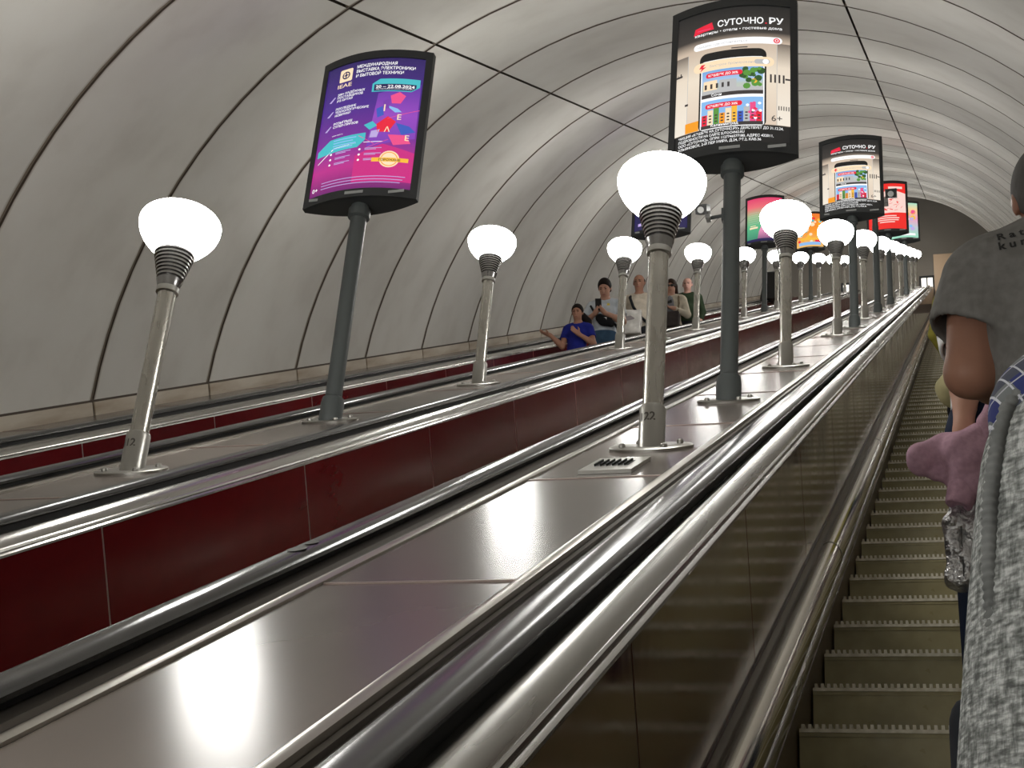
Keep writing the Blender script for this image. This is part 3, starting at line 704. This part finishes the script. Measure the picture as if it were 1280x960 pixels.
def vol_obj(name, vol, h, m_, parent, sc=1.0, fold=None, relax=1):
    V, F = vol.mesh(h, fold); V = V*sc
    me = bpy.data.meshes.new(name); me.vertices.add(len(V)); me.vertices.foreach_set('co', V.astype(np.float32).ravel())
    me.loops.add(len(F)*4); me.loops.foreach_set('vertex_index', F.astype(np.int32).ravel())
    me.polygons.add(len(F)); me.polygons.foreach_set('loop_start', np.arange(0, len(F)*4, 4, dtype=np.int32))
    try: me.polygons.foreach_set('loop_total', np.full(len(F), 4, np.int32))
    except Exception: pass
    me.update(calc_edges=True); me.validate()
    bm = bmesh.new(); bm.from_mesh(me)
    for _ in range(relax): bmesh.ops.smooth_vert(bm, verts=bm.verts, factor=.5, use_axis_x=True, use_axis_y=True, use_axis_z=True)
    bmesh.ops.recalc_face_normals(bm, faces=bm.faces); bm.to_mesh(me); bm.free()
    me.polygons.foreach_set('use_smooth', [True]*len(me.polygons))
    return link(name, me, m_, parent)
def hand(v, w_, d_, pn, thumb, curl=.5, spread=1.0):
    """palm, four fingers of unequal length with a knuckle bend and a thumb from the side of the palm"""
    w_ = np.array(w_, float); d_ = unit(d_); pn = unit(pn); pn = unit(pn-d_*(pn@d_)); sd = np.cross(d_, pn)*thumb
    v.cone(w_-d_*.01, w_+d_*.03, .026, .030, .02)
    for o in (-.024, -.008, .008, .024): v.cone(w_+d_*.02+sd*o*.6, w_+d_*.085+sd*o, .017, .0125, .02)
    for o, ln in ((.027, .068), (.009, .078), (-.009, .072), (-.027, .058)):
        a = w_+d_*.085+sd*o; d1 = unit(d_+pn*curl*.6+sd*o*spread*3); b_ = a+d1*ln*.55; d2 = unit(d_+pn*curl*1.8+sd*o*spread*2); v.cone(a, b_, .0105, .0095, .008); v.cone(b_, b_+d2*ln*.5, .0095, .0080, .006)
    a = w_+d_*.025+sd*.028; b_ = a+unit(d_*.6+sd*.8+pn*.2)*.042; v.cone(a, b_, .015, .012, .014); v.cone(b_, b_+unit(d_+sd*.25+pn*.3)*.034, .0115, .009, .008)
def skin_mat(c): m = mat('skin', c, .5, spec=.35); vary(m, tuple(x*.92 for x in c), tuple(min(1, x*1.08) for x in c), 9); return m
def cloth(name, c, k=.85):
    m = mat(name, c, .85, spec=.2); vary(m, tuple(x*k for x in c), tuple(min(1, x*1.1) for x in c), 14); return m
M_eye = mat('eye', (.02, .015, .012), .2); M_lip = mat('lip', (.30, .09, .08), .5); M_shoe = mat('shoe', (.03, .03, .03), .5)
def person(label, base, H, fy, arms, skin, hair, shirt, legs, g=1.0, res=.009, sh=.185, sleeve='short', hem=.90, head=(0, 0, 0), group='passengers on the left escalator', bald=False, long_hair=0, folds=0., hairmat=None, glasses=False, belly=0., shirt_pad=.012, leg_label='trousers', nod=.42, armr=1.0, slv=.066, slt=0.):
    """fy = -1 faces the lower end of the stairs, +1 faces the top; arms = {side: (elbow, wrist, hand direction, palm normal, curl)} in body units (height 1.75)"""
    f = H/1.75; r = tag(empty('person', base), label, 'person', group)
    Y = lambda y: y*(-fy)                    # template faces -y
    hx, hy, hz = head
    def torso(v, p, k=.05):
        v.ell((0, Y(.005), 1.29), (.162*g+p, .108*g+p, .17+p), k); v.ell((0, Y(-.005-belly*.5), 1.09), (.142*g+p+belly*.4, .102*g+p+belly, .17+p), k)
        v.ell((0, Y(.012), .945), (.165*g+p, .118*g+p, .125+p), k); v.cone((-sh+.04, Y(.01), 1.405), (sh-.04, Y(.01), 1.405), .058+p, .058+p, k)
        v.cone((0, Y(.015), 1.40), (0, Y(.01), 1.455), .075+p*.5, .062+p*.3, k)
        for q_ in (-1, 1): v.cone((q_*.03, Y(.02), 1.465), (q_*(sh-.045), Y(.012), 1.425), .045+p*.6, .045+p, k)
    b = Vol(); torso(b, 0)
    b.cone((0, Y(.015), 1.42), (hx*.7, Y(-.005)+hy*.7, 1.55+hz*.6), .058, .052, .03)
    hc = np.array((hx, Y(-.01)+hy, 1.645+hz))
    cn_, sn_ = cos(nod), sin(nod)
    def HR(x_, y_, z_): return np.array((x_, Y(y_*cn_-z_*sn_), y_*sn_+z_*cn_))
    def HO(x_, y_, z_): return hc+HR(x_, y_, z_+.06)-np.array((0, 0, .06))
    b.ell(HO(0, .012, .018), (.076, .094, .092), .03); b.ell(HO(0, -.03, -.05), (.056, .062, .068), .035)
    b.cone(HO(0, -.088, .012), HO(0, -.112, -.026), .009, .015, .012)
    b.ell(HO(0, -.088, -.062), (.024, .012, .010), .012)
    for s_ in (-1, 1): b.ell(HO(s_*.078, .012, -.008), (.010, .020, .032), .008); b.ell(HO(s_*.033, -.088, .028), (.022, .010, .008), .012)
    A = {}
    for s_, (el, wr, hd, pn, cu) in arms.items():
        sj = np.array((s_*sh, Y(.01), 1.40)); el = np.array(el, float); wr = np.array(wr, float); A[s_] = (sj, el, wr)
        b.cone(sj, el, .052*armr, .041*armr, .03); b.cone(el, el+(wr-el)*.35, .041*armr, .042*armr, .02); b.cone(el+(wr-el)*.35, wr, .042*armr, .027*armr, .02); hand(b, wr, hd, pn, -s_*fy*1.0, cu)
    for s_ in (-1, 1):
        b.cone((s_*.085, Y(.005), .90), (s_*.095, Y(-.005), .49), .088, .062, .04); b.cone((s_*.095, Y(-.005), .49), (s_*.10, Y(.02), .09), .058, .040, .03)
        b.cone((s_*.10, Y(.03), .045), (s_*.115, Y(-.14), .035), .040, .034, .03)
    vol_obj('body', b, res, skin, r, f)
    # clothes
    t = Vol(); torso(t, shirt_pad)
    for s_, (sj, el, wr) in A.items():
        if sleeve == 'short':
            e_ = sj+(el-sj)*.62; t.sleeve(sj, e_+(e_-sj)*.2, .064*armr, slv*armr, e_, unit(el-sj)+np.array((s_*slt, 0, 0)), .03)
        else:
            t.cone(sj, el, .066, .056, .03); t.sleeve(el, wr, .056, .040, wr-unit(wr-el)*.01, wr-el, .02)
    fo = None
    if folds:
        def fo(G): return folds*(np.sin(G[..., 0]*38+np.sin(G[..., 2]*9)*1.6)*.6+np.sin(G[..., 2]*31+G[..., 0]*24)*.5)*np.clip((1.45-G[..., 2])*4, 0, 1)
    t.cut((0, 0, hem), (0, 0, -1), None if hem > .95 else None)
    t.hole((hx*.3, Y(-.03), 1.50), (.072, .085, .055))
    so = vol_obj('shirt', t, res, shirt, r, f, fo)
    p = Vol(); p.ell((0, Y(.012), .93), (.168*g+.008, .120*g+.008, .13), .04); p.ell((0, Y(.0), 1.0), (.15*g+.008, .108*g+.008, .10), .04)
    for s_ in (-1, 1): p.cone((s_*.085, Y(.005), .90), (s_*.095, Y(-.005), .49), .098, .078, .03); p.cone((s_*.095, Y(-.005), .49), (s_*.10, Y(.02), .05), .078, .066, .03)
    p.cut((0, 0, 1.035), (0, 0, 1)).cut((0, 0, .06), (0, 0, -1)); vol_obj('trousers', p, res, legs, r, f)
    for s_ in (-1, 1):
        q = Vol().cone((s_*.10, Y(.04), .045), (s_*.115, Y(-.15), .040), .048, .042, .03); q.cut((0, 0, .004), (0, 0, -1)); vol_obj('shoe', q, .012, M_shoe, r, f)
    # hair and face
    hv = Vol()
    if bald:
        hv.ell(HO(0, .022, .012), (.083, .094, .080), .02); hv.cut(HO(0, 0, .045), HR(0, -.2, 1)); hv.cut(HO(0, -.015, 0), HR(0, -1, 0)); hv.cut(HO(0, 0, -.055), HR(0, 0, -1))
    else:
        hv.ell(HO(0, .016, .024), (.087, .105, .103), .02)
        if long_hair: hv.cone(HO(0, .06, 0), HO(0, .085, -.12-long_hair), .072, .06, .04); hv.cone(HO(-.06, .03, 0), HO(-.075, .03, -.10-long_hair*.6), .034, .03, .03); hv.cone(HO(.06, .03, 0), HO(.075, .03, -.10-long_hair*.6), .034, .03, .03)
        hv.hole(HO(0, -.115, -.035), (.070, .085, .098))
        if not long_hair: hv.cut(HO(0, .0, -.05), HR(0, -.25, -1)); hv.cut(HO(0, -.02, -.005), HR(0, -1, -.7))
    if hair is not None: vol_obj('hair', hv, min(res, .008), hair, r, f)
    hf = lambda o_: Vector(hc+np.array(o_))*f
    for s_ in (-1, 1):
        ev = Vol().ell(HO(s_*.031, -.092, .010), (.014, .006, .007), .01); vol_obj('eye', ev, .004, M_eye, r, f)
        bv = Vol().cone(HO(s_*.016, -.098, .030), HO(s_*.046, -.088, .031), .005, .004, .01); vol_obj('eyebrow', bv, .004, hair if hair is not None else M_eye, r, f)
    mv_ = Vol().ell(HO(0, -.094, -.062), (.024, .007, .007), .01); vol_obj('mouth', mv_, .004, M_lip, r, f)
    if glasses:
        gv = Vol()
        for s_ in (-1, 1): gv.ell(HO(s_*.034, -.103, .008), (.030, .010, .022), .008); gv.cone(HO(s_*.062, -.09, .014), HO(s_*.082, .01, .008), .005, .004, .008)
        gv.cone(HO(-.02, -.106, .014), HO(.02, -.106, .014), .005, .005, .008); vol_obj('sunglasses', gv, .005, M_cam, r, f)
    r['f'] = f
    return r, so, f
def strap(pts, rad, name, m_, parent, flat=.3):
    b = MB()
    for a, c in zip(pts[:-1], pts[1:]): b.tube(a, c, rad, 8)
    return b.build(name, m_, parent, 'auto')
def tread(k): y, z = step_pos(k); return y, z
SK1 = skin_mat((.50, .27, .19)); SK2 = skin_mat((.38, .19, .125)); SK3 = skin_mat((.33, .165, .11)); SK4 = skin_mat((.53, .30, .24))
HB = mat('hair_dark', (.012, .008, .007), .75, spec=.15); HBR = mat('hair_brown', (.035, .016, .010), .7, spec=.2); HG = mat('hair_grey', (.11, .105, .10), .8, spec=.15)
bump(HG, noise(HG, 90, stretch=(1, 1, .4)), .6, .004)
JEAN = cloth('jeans_blue', (.05, .10, .17)); LJEAN = cloth('jeans_light', (.22, .29, .38)); DK = cloth('dark_cloth', (.015, .016, .02))
M_print = mat('shirt_print', (.02, .02, .02), .8)
XE = -4.23
# girl in blue
k = 26; y, z = tread(k)
r, so, f = person('girl in a royal blue T-shirt spreading her hands, in front on the left escalator', (XE, y+.1, z), 1.43, -1,
    {-1: ((-.20, -.06, 1.10), (-.35, -.20, 1.22), (-.9, -.35, .25), (.2, .1, 1), .2), 1: ((.25, -.03, 1.13), (.08, -.20, 1.20), (-.6, -.45, .4), (0, -1, .2), .3)},
    SK2, HB, cloth('royal_blue', (.012, .018, .20)), LJEAN, g=.92, sh=.165, head=(-.01, -.02, 0), res=.009, nod=.45, long_hair=0, leg_label='')
pv = Vol().cone((.03, .09, 1.66), (.10, .14, 1.58), .05, .055, .03).cone((.10, .14, 1.58), (.15, .15, 1.40), .055, .03, .03); vol_obj('ponytail', pv, .01, HB, r, f)
# woman with phone
k = 29; y, z = tread(k)
r, so, f = person('woman in a pale T-shirt looking at a phone on the left escalator', (XE, y+.1, z), 1.755, -1,
    {-1: ((-.25, -.04, 1.14), (-.06, -.25, 1.17), (.5, -.35, .6), (.4, -.3, .6), .8), 1: ((.25, -.04, 1.14), (.06, -.25, 1.17), (-.5, -.35, .6), (-.4, -.3, .6), .8)},
    SK1, HB, cloth('pale_tshirt', (.55, .60, .66)), JEAN, g=1.0, head=(0, -.03, -.01), res=.009, nod=.75)
bv = Vol().ell((0, .10, 1.69), (.045, .04, .04), .02); vol_obj('hair_bun', bv, .01, HB, r, f)
MB().add([Vector(p)*f for p in ((.055, -.141, 1.33), (.095, -.138, 1.33), (.09, -.136, 1.36), (.06, -.139, 1.365))], [(0, 1, 2, 3)]).build('yellow_print', mat('yellow_print', (.75, .60, .10), .7), r)
ph = tag(MB().box(-.038, .038, -.009, .009, -.075, .075).build('mobile_phone', M_cam), 'black phone held up by the woman in the pale T-shirt', 'phone'); ph.location = (XE-.005*f, y+.1-.32*f, z+1.25*f); ph.rotation_euler = (.7, 0, .1)
bg = tag(empty('waist_bag', (XE, y+.1, z)), 'black bag worn across the chest of the woman with the phone', 'bag')
v = Vol().cone((-.02, -.155, 1.15), (.13, -.16, 1.06), .055, .045, .03); v.ell((.05, -.165, 1.10), (.09, .04, .07), .03); vol_obj('pouch', v, .01, cloth('black_nylon', (.012, .012, .014)), bg, f)
strap([Vector(p)*f for p in ((-.06, -.15, 1.17), (-.17, -.06, 1.38), (-.14, .03, 1.46))], .014, 'strap', DK, bg); strap([Vector(p)*f for p in ((.17, -.14, 1.06), (.19, -.02, 1.04))], .014, 'strap', DK, bg)
MB().box(.045*f, .08*f, -.212*f, -.204*f, 1.09*f, 1.125*f).build('patch', mat('patch_white', (.7, .7, .7), .6), bg)
# man with shoulder strap
k = 34; y, z = tread(k)
r, so, f = person('balding man in a beige shirt with a black strap behind the nearest central lamp post', (XE-.03, y+.1, z), 1.80, -1,
    {-1: ((-.26, .0, 1.12), (-.20, -.20, 1.03), (.3, -.8, -.2), (1, 0, 0), .9), 1: ((.26, .02, 1.12), (.24, -.10, .90), (0, -.2, -1), (-1, 0, 0), .5)},
    SK3, HB, cloth('beige_shirt', (.50, .44, .36)), DK, g=1.06, bald=True, belly=.03, head=(0, -.02, 0))
strap([Vector(p)*f for p in ((-.11, .0, 1.475), (-.105, -.115, 1.38), (-.04, -.165, 1.20), (.06, -.175, 1.05), (.16, -.12, .96))], .019, 'shoulder_strap', DK, r)
tb = tag(empty('tote_bag', (XE-.03, y+.1, z)), 'white paper bag carried low by the man in the beige shirt', 'bag')
v = Vol().box((-.06, -.27, .90), (.15, .035, .17), .015); vol_obj('sack', v, .012, cloth('paper_white', (.58, .56, .53)), tb, f, lambda G: .006*np.sin(G[..., 2]*30+G[..., 0]*22))
MB().add([Vector(p)*f for p in ((-.12, -.323, .90), (.02, -.323, .93), (.02, -.323, 1.0), (-.12, -.323, .97))], [(0, 1, 2, 3)]).build('print', mat('print_faded', (.25, .22, .23), .8), tb)
strap([Vector(p)*f for p in ((-.14, -.27, 1.07), (-.15, -.26, 1.11), (-.06, -.26, 1.10), (-.02, -.27, 1.07))], .012, 'handle', DK, tb)
# woman with sunglasses
k = 39; y, z = tread(k)
r, so, f = person('woman in sunglasses and an open cream jacket right of the nearest central lamp post', (XE, y+.15, z), 1.735, -1,
    {-1: ((-.25, .0, 1.12), (-.20, -.18, 1.0), (.3, -.8, -.2), (1, 0, 0), .8), 1: ((.27, -.02, 1.12), (.10, -.22, 1.14), (-.8, -.3, .1), (0, -.4, 1), .9)},
    SK1, HBR, cloth('cream_jacket', (.56, .50, .40)), DK, sleeve='long', long_hair=.04, glasses=True, shirt_pad=.022, hem=.93)
v = Vol().ell((0, -.10, 1.24), (.075, .055, .20), .02); vol_obj('grey_top', v, .01, cloth('grey_top', (.20, .20, .22)), r, f)
MB().add([Vector(p)*f for p in ((-.05, -.158, 1.26), (.05, -.158, 1.28), (.035, -.155, 1.34), (-.02, -.157, 1.31), (-.04, -.155, 1.35))], [(0, 1, 2, 3, 4)]).build('top_print', M_print, r)
hb_ = tag(empty('handbag', (XE, y+.15, z)), 'dark handbag at the hip of the woman in sunglasses', 'bag')
v = Vol().box((.02, -.24, .93), (.15, .04, .11), .02); vol_obj('pouch', v, .012, cloth('bag_brown', (.05, .04, .038)), hb_, f)
strap([Vector(p)*f for p in ((.15, -.22, 1.04), (.16, -.17, 1.25), (.13, -.06, 1.44))], .016, 'strap', cloth('strap_tan', (.22, .17, .11)), hb_)
# man in green
k = 42; y, z = tread(k)
r, so, f = person('bald man in a dark green sweater at the back on the left escalator', (XE+.03, y+.1, z), 1.72, -1,
    {-1: ((-.26, .02, 1.12), (-.24, -.10, .90), (0, -.3, -1), (1, 0, 0), .5), 1: ((.26, .02, 1.12), (.25, -.10, .90), (0, -.3, -1), (-1, 0, 0), .5)},
    SK4, HG, cloth('green_sweater', (.020, .035, .016)), DK, g=1.12, sleeve='long', bald=True, belly=.04, shirt_pad=.018)
# man in the grey T-shirt, seen from behind
k = -4; y, z = tread(k)
GT = mat('grey_tshirt', (.19, .185, .175), .88, spec=.2); vary(GT, (.165, .16, .15), (.21, .205, .195), 40)
bump(GT, noise(GT, 5, stretch=(2.5, 1, .8), detail=3), .5, .05)
r, so, f = person('man in a grey T-shirt with black lettering, seen from behind on the right escalator', (.222, 3.12, z), 1.97, 1,
    {-1: ((-.178, -.01, 1.195), (-.03, .20, 1.245), (.7, .6, .1), (.3, -.2, .9), .7), 1: ((.26, .0, 1.12), (.24, .15, .95), (0, .6, -.6), (-1, 0, 0), .6)},
    SK3, HG, GT, DK, g=.86, sh=.152, res=.0075, nod=.35, slv=.086, slt=.28, head=(.012, .045, -.02), group='passengers on the right escalator', folds=.0035, shirt_pad=.018, hem=.93, armr=1.12)
me = so.data; bvh = BVHTree.FromPolygons([v.co for v in me.vertices], [p.vertices[:] for p in me.polygons])
TV = []; TF = []
for ln, x0, z0, ang in (('Rats', .088-.215, 3.372-z, .10), ('kunn', .090-.215, 3.343-z, .10)):
    V, F = text_mesh(ln, .030, .0008, 'LEFT', 1.55)
    b0 = len(TV)
    for v in V:
        x = x0+v.x*cos(ang)-v.y*sin(ang); zz = z0+v.x*sin(ang)+v.y*cos(ang)
        h_, nrm, i_, d_ = bvh.ray_cast(Vector((x, -1, zz)), Vector((0, 1, 0)))
        TV.append((x, (h_.y if h_ else -.15)-.0022, zz))
    TF += [tuple(b0+i for i in f_) for f_ in F]
link('back_print', mesh('print', TV, TF), M_print, r)
# passenger beyond him whose arm holds the hoodie
k = 1; y, z = tread(k)
r, so, f = person('passenger in a white top and dark jeans standing just ahead of the man in grey', (.125, 5.14, z), 1.76, 1,
    {-1: ((-.10, -.15, 1.115), (-.12, -.19, .89), (-.1, -.1, -1), (.2, 1, 0), .6), 1: ((.26, .0, 1.12), (.24, .10, .90), (0, .2, -1), (-1, 0, 0), .5)},
    SK1, HB, cloth('white_top', (.60, .60, .60)), cloth('navy_denim', (.012, .02, .045)), group='passengers on the right escalator', g=1.05, sh=.125, res=.0085, armr=1.22, hem=1.03, nod=.7, head=(.07, .06, -.07))
PK = mat('pink_fleece', (.46, .28, .35), .9, spec=.15); vary(PK, (.41, .245, .31), (.50, .31, .385), 60)
hd = tag(empty('hoodie', (.02, 4.93, 3.65)), 'dusty pink hoodie draped over a wrist above the steps', 'hoodie')
v = Vol(); v.cone((.0, 0, .075), (-.15, -.02, .025), .045, .052, .02); v.cone((-.02, 0, .05), (-.175, -.01, -.01), .035, .028, .02); v.cone((-.10, .0, -.03), (-.03, .0, -.06), .034, .04, .02)
v.cone((.02, -.02, .07), (-.01, -.03, .01), .052, .078, .03); v.cone((-.01, -.03, .03), (-.02, -.03, -.085), .080, .058, .03); v.ell((.045, -.02, -.0), (.05, .05, .12), .03)
hm_ = vol_obj('fleece', v, .0065, PK, hd, 1, lambda G: .006*np.sin(G[..., 0]*44+G[..., 2]*26)+.003*np.sin(G[..., 2]*60-G[..., 0]*50))
v = Vol().cone((-.028, -.03, -.10), (-.048, -.03, -.165), .052, .044, .02); v.cut((-.05, -.03, -.165), (-.3, 0, -1)); v.hole((-.053, -.03, -.185), (.036, .036, .03)); vol_obj('cuff', v, .006, PK, hd)
v = Vol().cone((.085, -.05, .21), (.055, -.06, .12), .018, .026, .02); v.cone((.055, -.06, .12), (.05, -.06, .02), .026, .022, .02); v.cone((.05, -.06, .02), (.055, -.055, -.06), .022, .014, .02); vol_obj('neck_band', v, .006, PK, hd)
v = Vol().cone((.080, -.07, .16), (.068, -.085, .06), .006, .006, .01).cone((.068, -.085, .06), (.068, -.08, -.05), .006, .006, .01); vol_obj('zip', v, .004, mat('zip', (.12, .10, .10), .4, .6), hd)
SV = mat('silver_foil', (.55, .55, .56), .3, .8); bump(SV, noise(SV, 26, detail=3), 1.0, .03)
sbg = tag(empty('foil_bag', (-.01, 4.95, 3.34)), 'crumpled silver foil bag hanging under the pink cuff', 'bag')
v = Vol().box((.025, 0, .0), (.075, .03, .10), .018); v.cone((-.02, 0, .10), (-.02, 0, .17), .05, .035, .03); v.cone((.06, 0, .10), (.04, .0, .17), .04, .03, .03)
vol_obj('sack', v, .006, SV, sbg, 1, lambda G: .005*np.sin(G[..., 0]*70+2*np.sin(G[..., 2]*25))+.004*np.sin(G[..., 2]*60+G[..., 0]*30))
MB().box(-.014, -.010, -.052, -.046, -.10, .14).build('seam', mat('foil_seam', (.05, .05, .05), .5), sbg)
kb = tag(empty('khaki_pouch', (-.025, 5.24, 4.075)), 'khaki cloth pouch hanging at the hip beside the elbow of the man in grey', 'bag')
v = Vol().ell((0, 0, 0), (.062, .06, .075), .02); v.cone((.02, 0, .03), (.06, .02, .13), .05, .03, .03); vol_obj('pouch', v, .007, cloth('khaki_cloth', (.36, .32, .17)), kb, 1, lambda G: .004*np.sin(G[..., 2]*60+G[..., 0]*40))
MB().tube((.03, -.055, .0), (.03, -.05, .045), .005, 8).build('toggle', M_slot, kb)
# distant passenger in olive jacket
k = 14; y, z = tread(k)
person('distant passenger in an olive yellow jacket on the right escalator near the handrail', (.075, y+.2, z), 1.70, 1,
    {-1: ((-.235, -.02, 1.13), (-.17, .12, 1.02), (.4, .8, -.1), (0, 0, 1), .5), 1: ((.26, .0, 1.12), (.2, .12, .95), (0, .6, -.6), (-1, 0, 0), .6)},
    SK1, HB, cloth('olive_jacket', (.24, .21, .035)), DK, sleeve='long', group='passengers on the right escalator', res=.011, shirt_pad=.03)
# grey knit person in the right foreground
k = -8; y, z = tread(k)
PL = mat('plaid_shirt', (.3, .3, .35), .85); tc = N(PL, 'ShaderNodeTexCoord'); sp_ = N(PL, 'ShaderNodeSeparateXYZ'); mp = N(PL, 'ShaderNodeMapping'); mp.inputs['Rotation'].default_value = (0, .45, 0)
L(PL, tc.outputs['Object'], mp.inputs[0]); L(PL, mp.outputs[0], sp_.inputs[0])
def wv(m, src, sc_, th):
    a = N(m, 'ShaderNodeMath', operation='MULTIPLY'); a.inputs[1].default_value = sc_; L(m, src, a.inputs[0])
    b_ = N(m, 'ShaderNodeMath', operation='FRACT'); L(m, a.outputs[0], b_.inputs[0]); c = N(m, 'ShaderNodeMath', operation='GREATER_THAN'); c.inputs[1].default_value = th; L(m, b_.outputs[0], c.inputs[0]); return c.outputs[0]
def mixc(m, fac, a, b_):
    x = N(m, 'ShaderNodeMix', data_type='RGBA'); L(m, fac, x.inputs[0])
    if isinstance(a, tuple): x.inputs[6].default_value = (*a, 1)
    else: L(m, a, x.inputs[6])
    x.inputs[7].default_value = (*b_, 1); return x.outputs[2]
c_ = mixc(PL, wv(PL, sp_.outputs[0], 32, .55), (.13, .14, .14), (.016, .024, .12)); c_ = mixc(PL, wv(PL, sp_.outputs[2], 24, .6), c_, (.05, .055, .08)); c_ = mixc(PL, wv(PL, sp_.outputs[0], 64, .88), c_, (.45, .46, .5)); c_ = mixc(PL, wv(PL, sp_.outputs[2], 48, .92), c_, (.38, .38, .42))
L(PL, c_, B(PL).inputs['Base Color'])
KN = mat('grey_knit', (.25, .26, .25), .95, spec=.1)
n1 = noise(KN, 125, stretch=(1.0, 1.0, .3), detail=3, rough=.7); n2 = noise(KN, 200, stretch=(.3, .3, 1.0), detail=2)
mm = N(KN, 'ShaderNodeMath', operation='MULTIPLY'); L(KN, n1, mm.inputs[0]); L(KN, n2, mm.inputs[1])
L(KN, ramp(KN, mm.outputs[0], [(.14, (.10, .105, .10)), (.25, (.25, .26, .25)), (.38, (.52, .53, .52))]), B(KN).inputs['Base Color']); bump(KN, mm.outputs[0], .9, .012)
KR = cloth('grey_rib', (.17, .175, .17), .6)
kx = .275
r, so, f = person('passenger in a grey knitted cardigan over a plaid shirt in the right foreground', (kx, 1.5, z), 1.78, 1,
    {-1: ((-.185, .05, 1.13), (-.10, .20, 1.03), (.6, .7, 0), (.3, -.2, .9), .7), 1: ((.25, .0, 1.12), (.22, .15, .95), (0, .6, -.6), (-1, 0, 0), .6)},
    SK1, HBR, PL, DK, group='passengers on the right escalator', sh=.18, res=.0085, hem=.95, sleeve='long', shirt_pad=.008, long_hair=.03)
prof = [(2.315, -.150), (2.29, -.185), (2.26, -.222), (2.24, -.241), (2.205, -.253), (2.144, -.261), (2.061, -.272), (1.981, -.281), (1.90, -.290), (1.75, -.305), (1.55, -.315), (1.40, -.31)]
V = []; F = []; n = 56
for zz, xl2 in prof:
    for j in range(n):
        a = 2*pi*j/n; c, s_ = cos(a), sin(a)
        rr = 1+.010*sin(7*a)*(2.35-zz)
        tilt = .03*(c+1) if zz > 2.2 else .0        # the rim climbs away from the outer edge
        V.append((-xl2*c*rr, .55*(-xl2)*s_*rr, zz-z+tilt))
for i in range(len(prof)-1):
    for j in range(n): F.append((i*n+j, i*n+(j+1) % n, (i+1)*n+(j+1) % n, (i+1)*n+j))
cg = link('cardigan', mesh('cardigan', V, F, True), KN, r); so_ = cg.modifiers.new('thick', 'SOLIDIFY'); so_.thickness = .008; so_.offset = -1
sb2 = cg.modifiers.new('sub', 'SUBSURF'); sb2.levels = 1; sb2.render_levels = 1
rb = MB(); pts = []
path = [(-.137, 2.325), (-.176, 2.295), (-.214, 2.265), (-.236, 2.24), (-.247, 2.205), (-.258, 2.144), (-.262, 2.08), (-.262, 2.0), (-.255, 1.93), (-.235, 1.88)]
R_ = []
for i in range(len(path)-1):
    a, b_ = path[i], path[i+1]; L_ = hypot(a[0]-b_[0], a[1]-b_[1]); m_ = max(2, int(L_/.0022))
    for j in range(m_): t = j/m_; R_.append((a[0]+(b_[0]-a[0])*t, a[1]+(b_[1]-a[1])*t))
seg = 12; V = []; F = []
for i, (x, zz) in enumerate(R_):
    q = R_[min(i+1, len(R_)-1)]; p0 = R_[max(i-1, 0)]; tx, tz = q[0]-p0[0], q[1]-p0[1]; l_ = hypot(tx, tz); nx_, nz_ = -tz/l_, tx/l_
    rad = .0088+.0011*sin(i*1.5)
    for j in range(seg): a = 2*pi*j/seg; V.append((x+.006+nx_*rad*cos(a), -.055+rad*1.3*sin(a), zz-z+nz_*rad*cos(a)))
for i in range(len(R_)-1):
    for j in range(seg): F.append((i*seg+j, i*seg+(j+1) % seg, (i+1)*seg+(j+1) % seg, (i+1)*seg+j))
link('ribbed_border', mesh('rib', V, F, True), KR, cg)
sbk = tag(empty('shoulder_bag', (.05, 1.66, 1.86)), 'black bag edge showing behind the lower cardigan at the right', 'bag')
v = Vol().box((.02, 0, -.04), (.075, .05, .15), .025); vol_obj('pouch', v, .01, DK, sbk); strap([(.06, 0, .1), (.14, -.05, .4), (.18, -.10, .55)], .014, 'strap', DK, sbk)
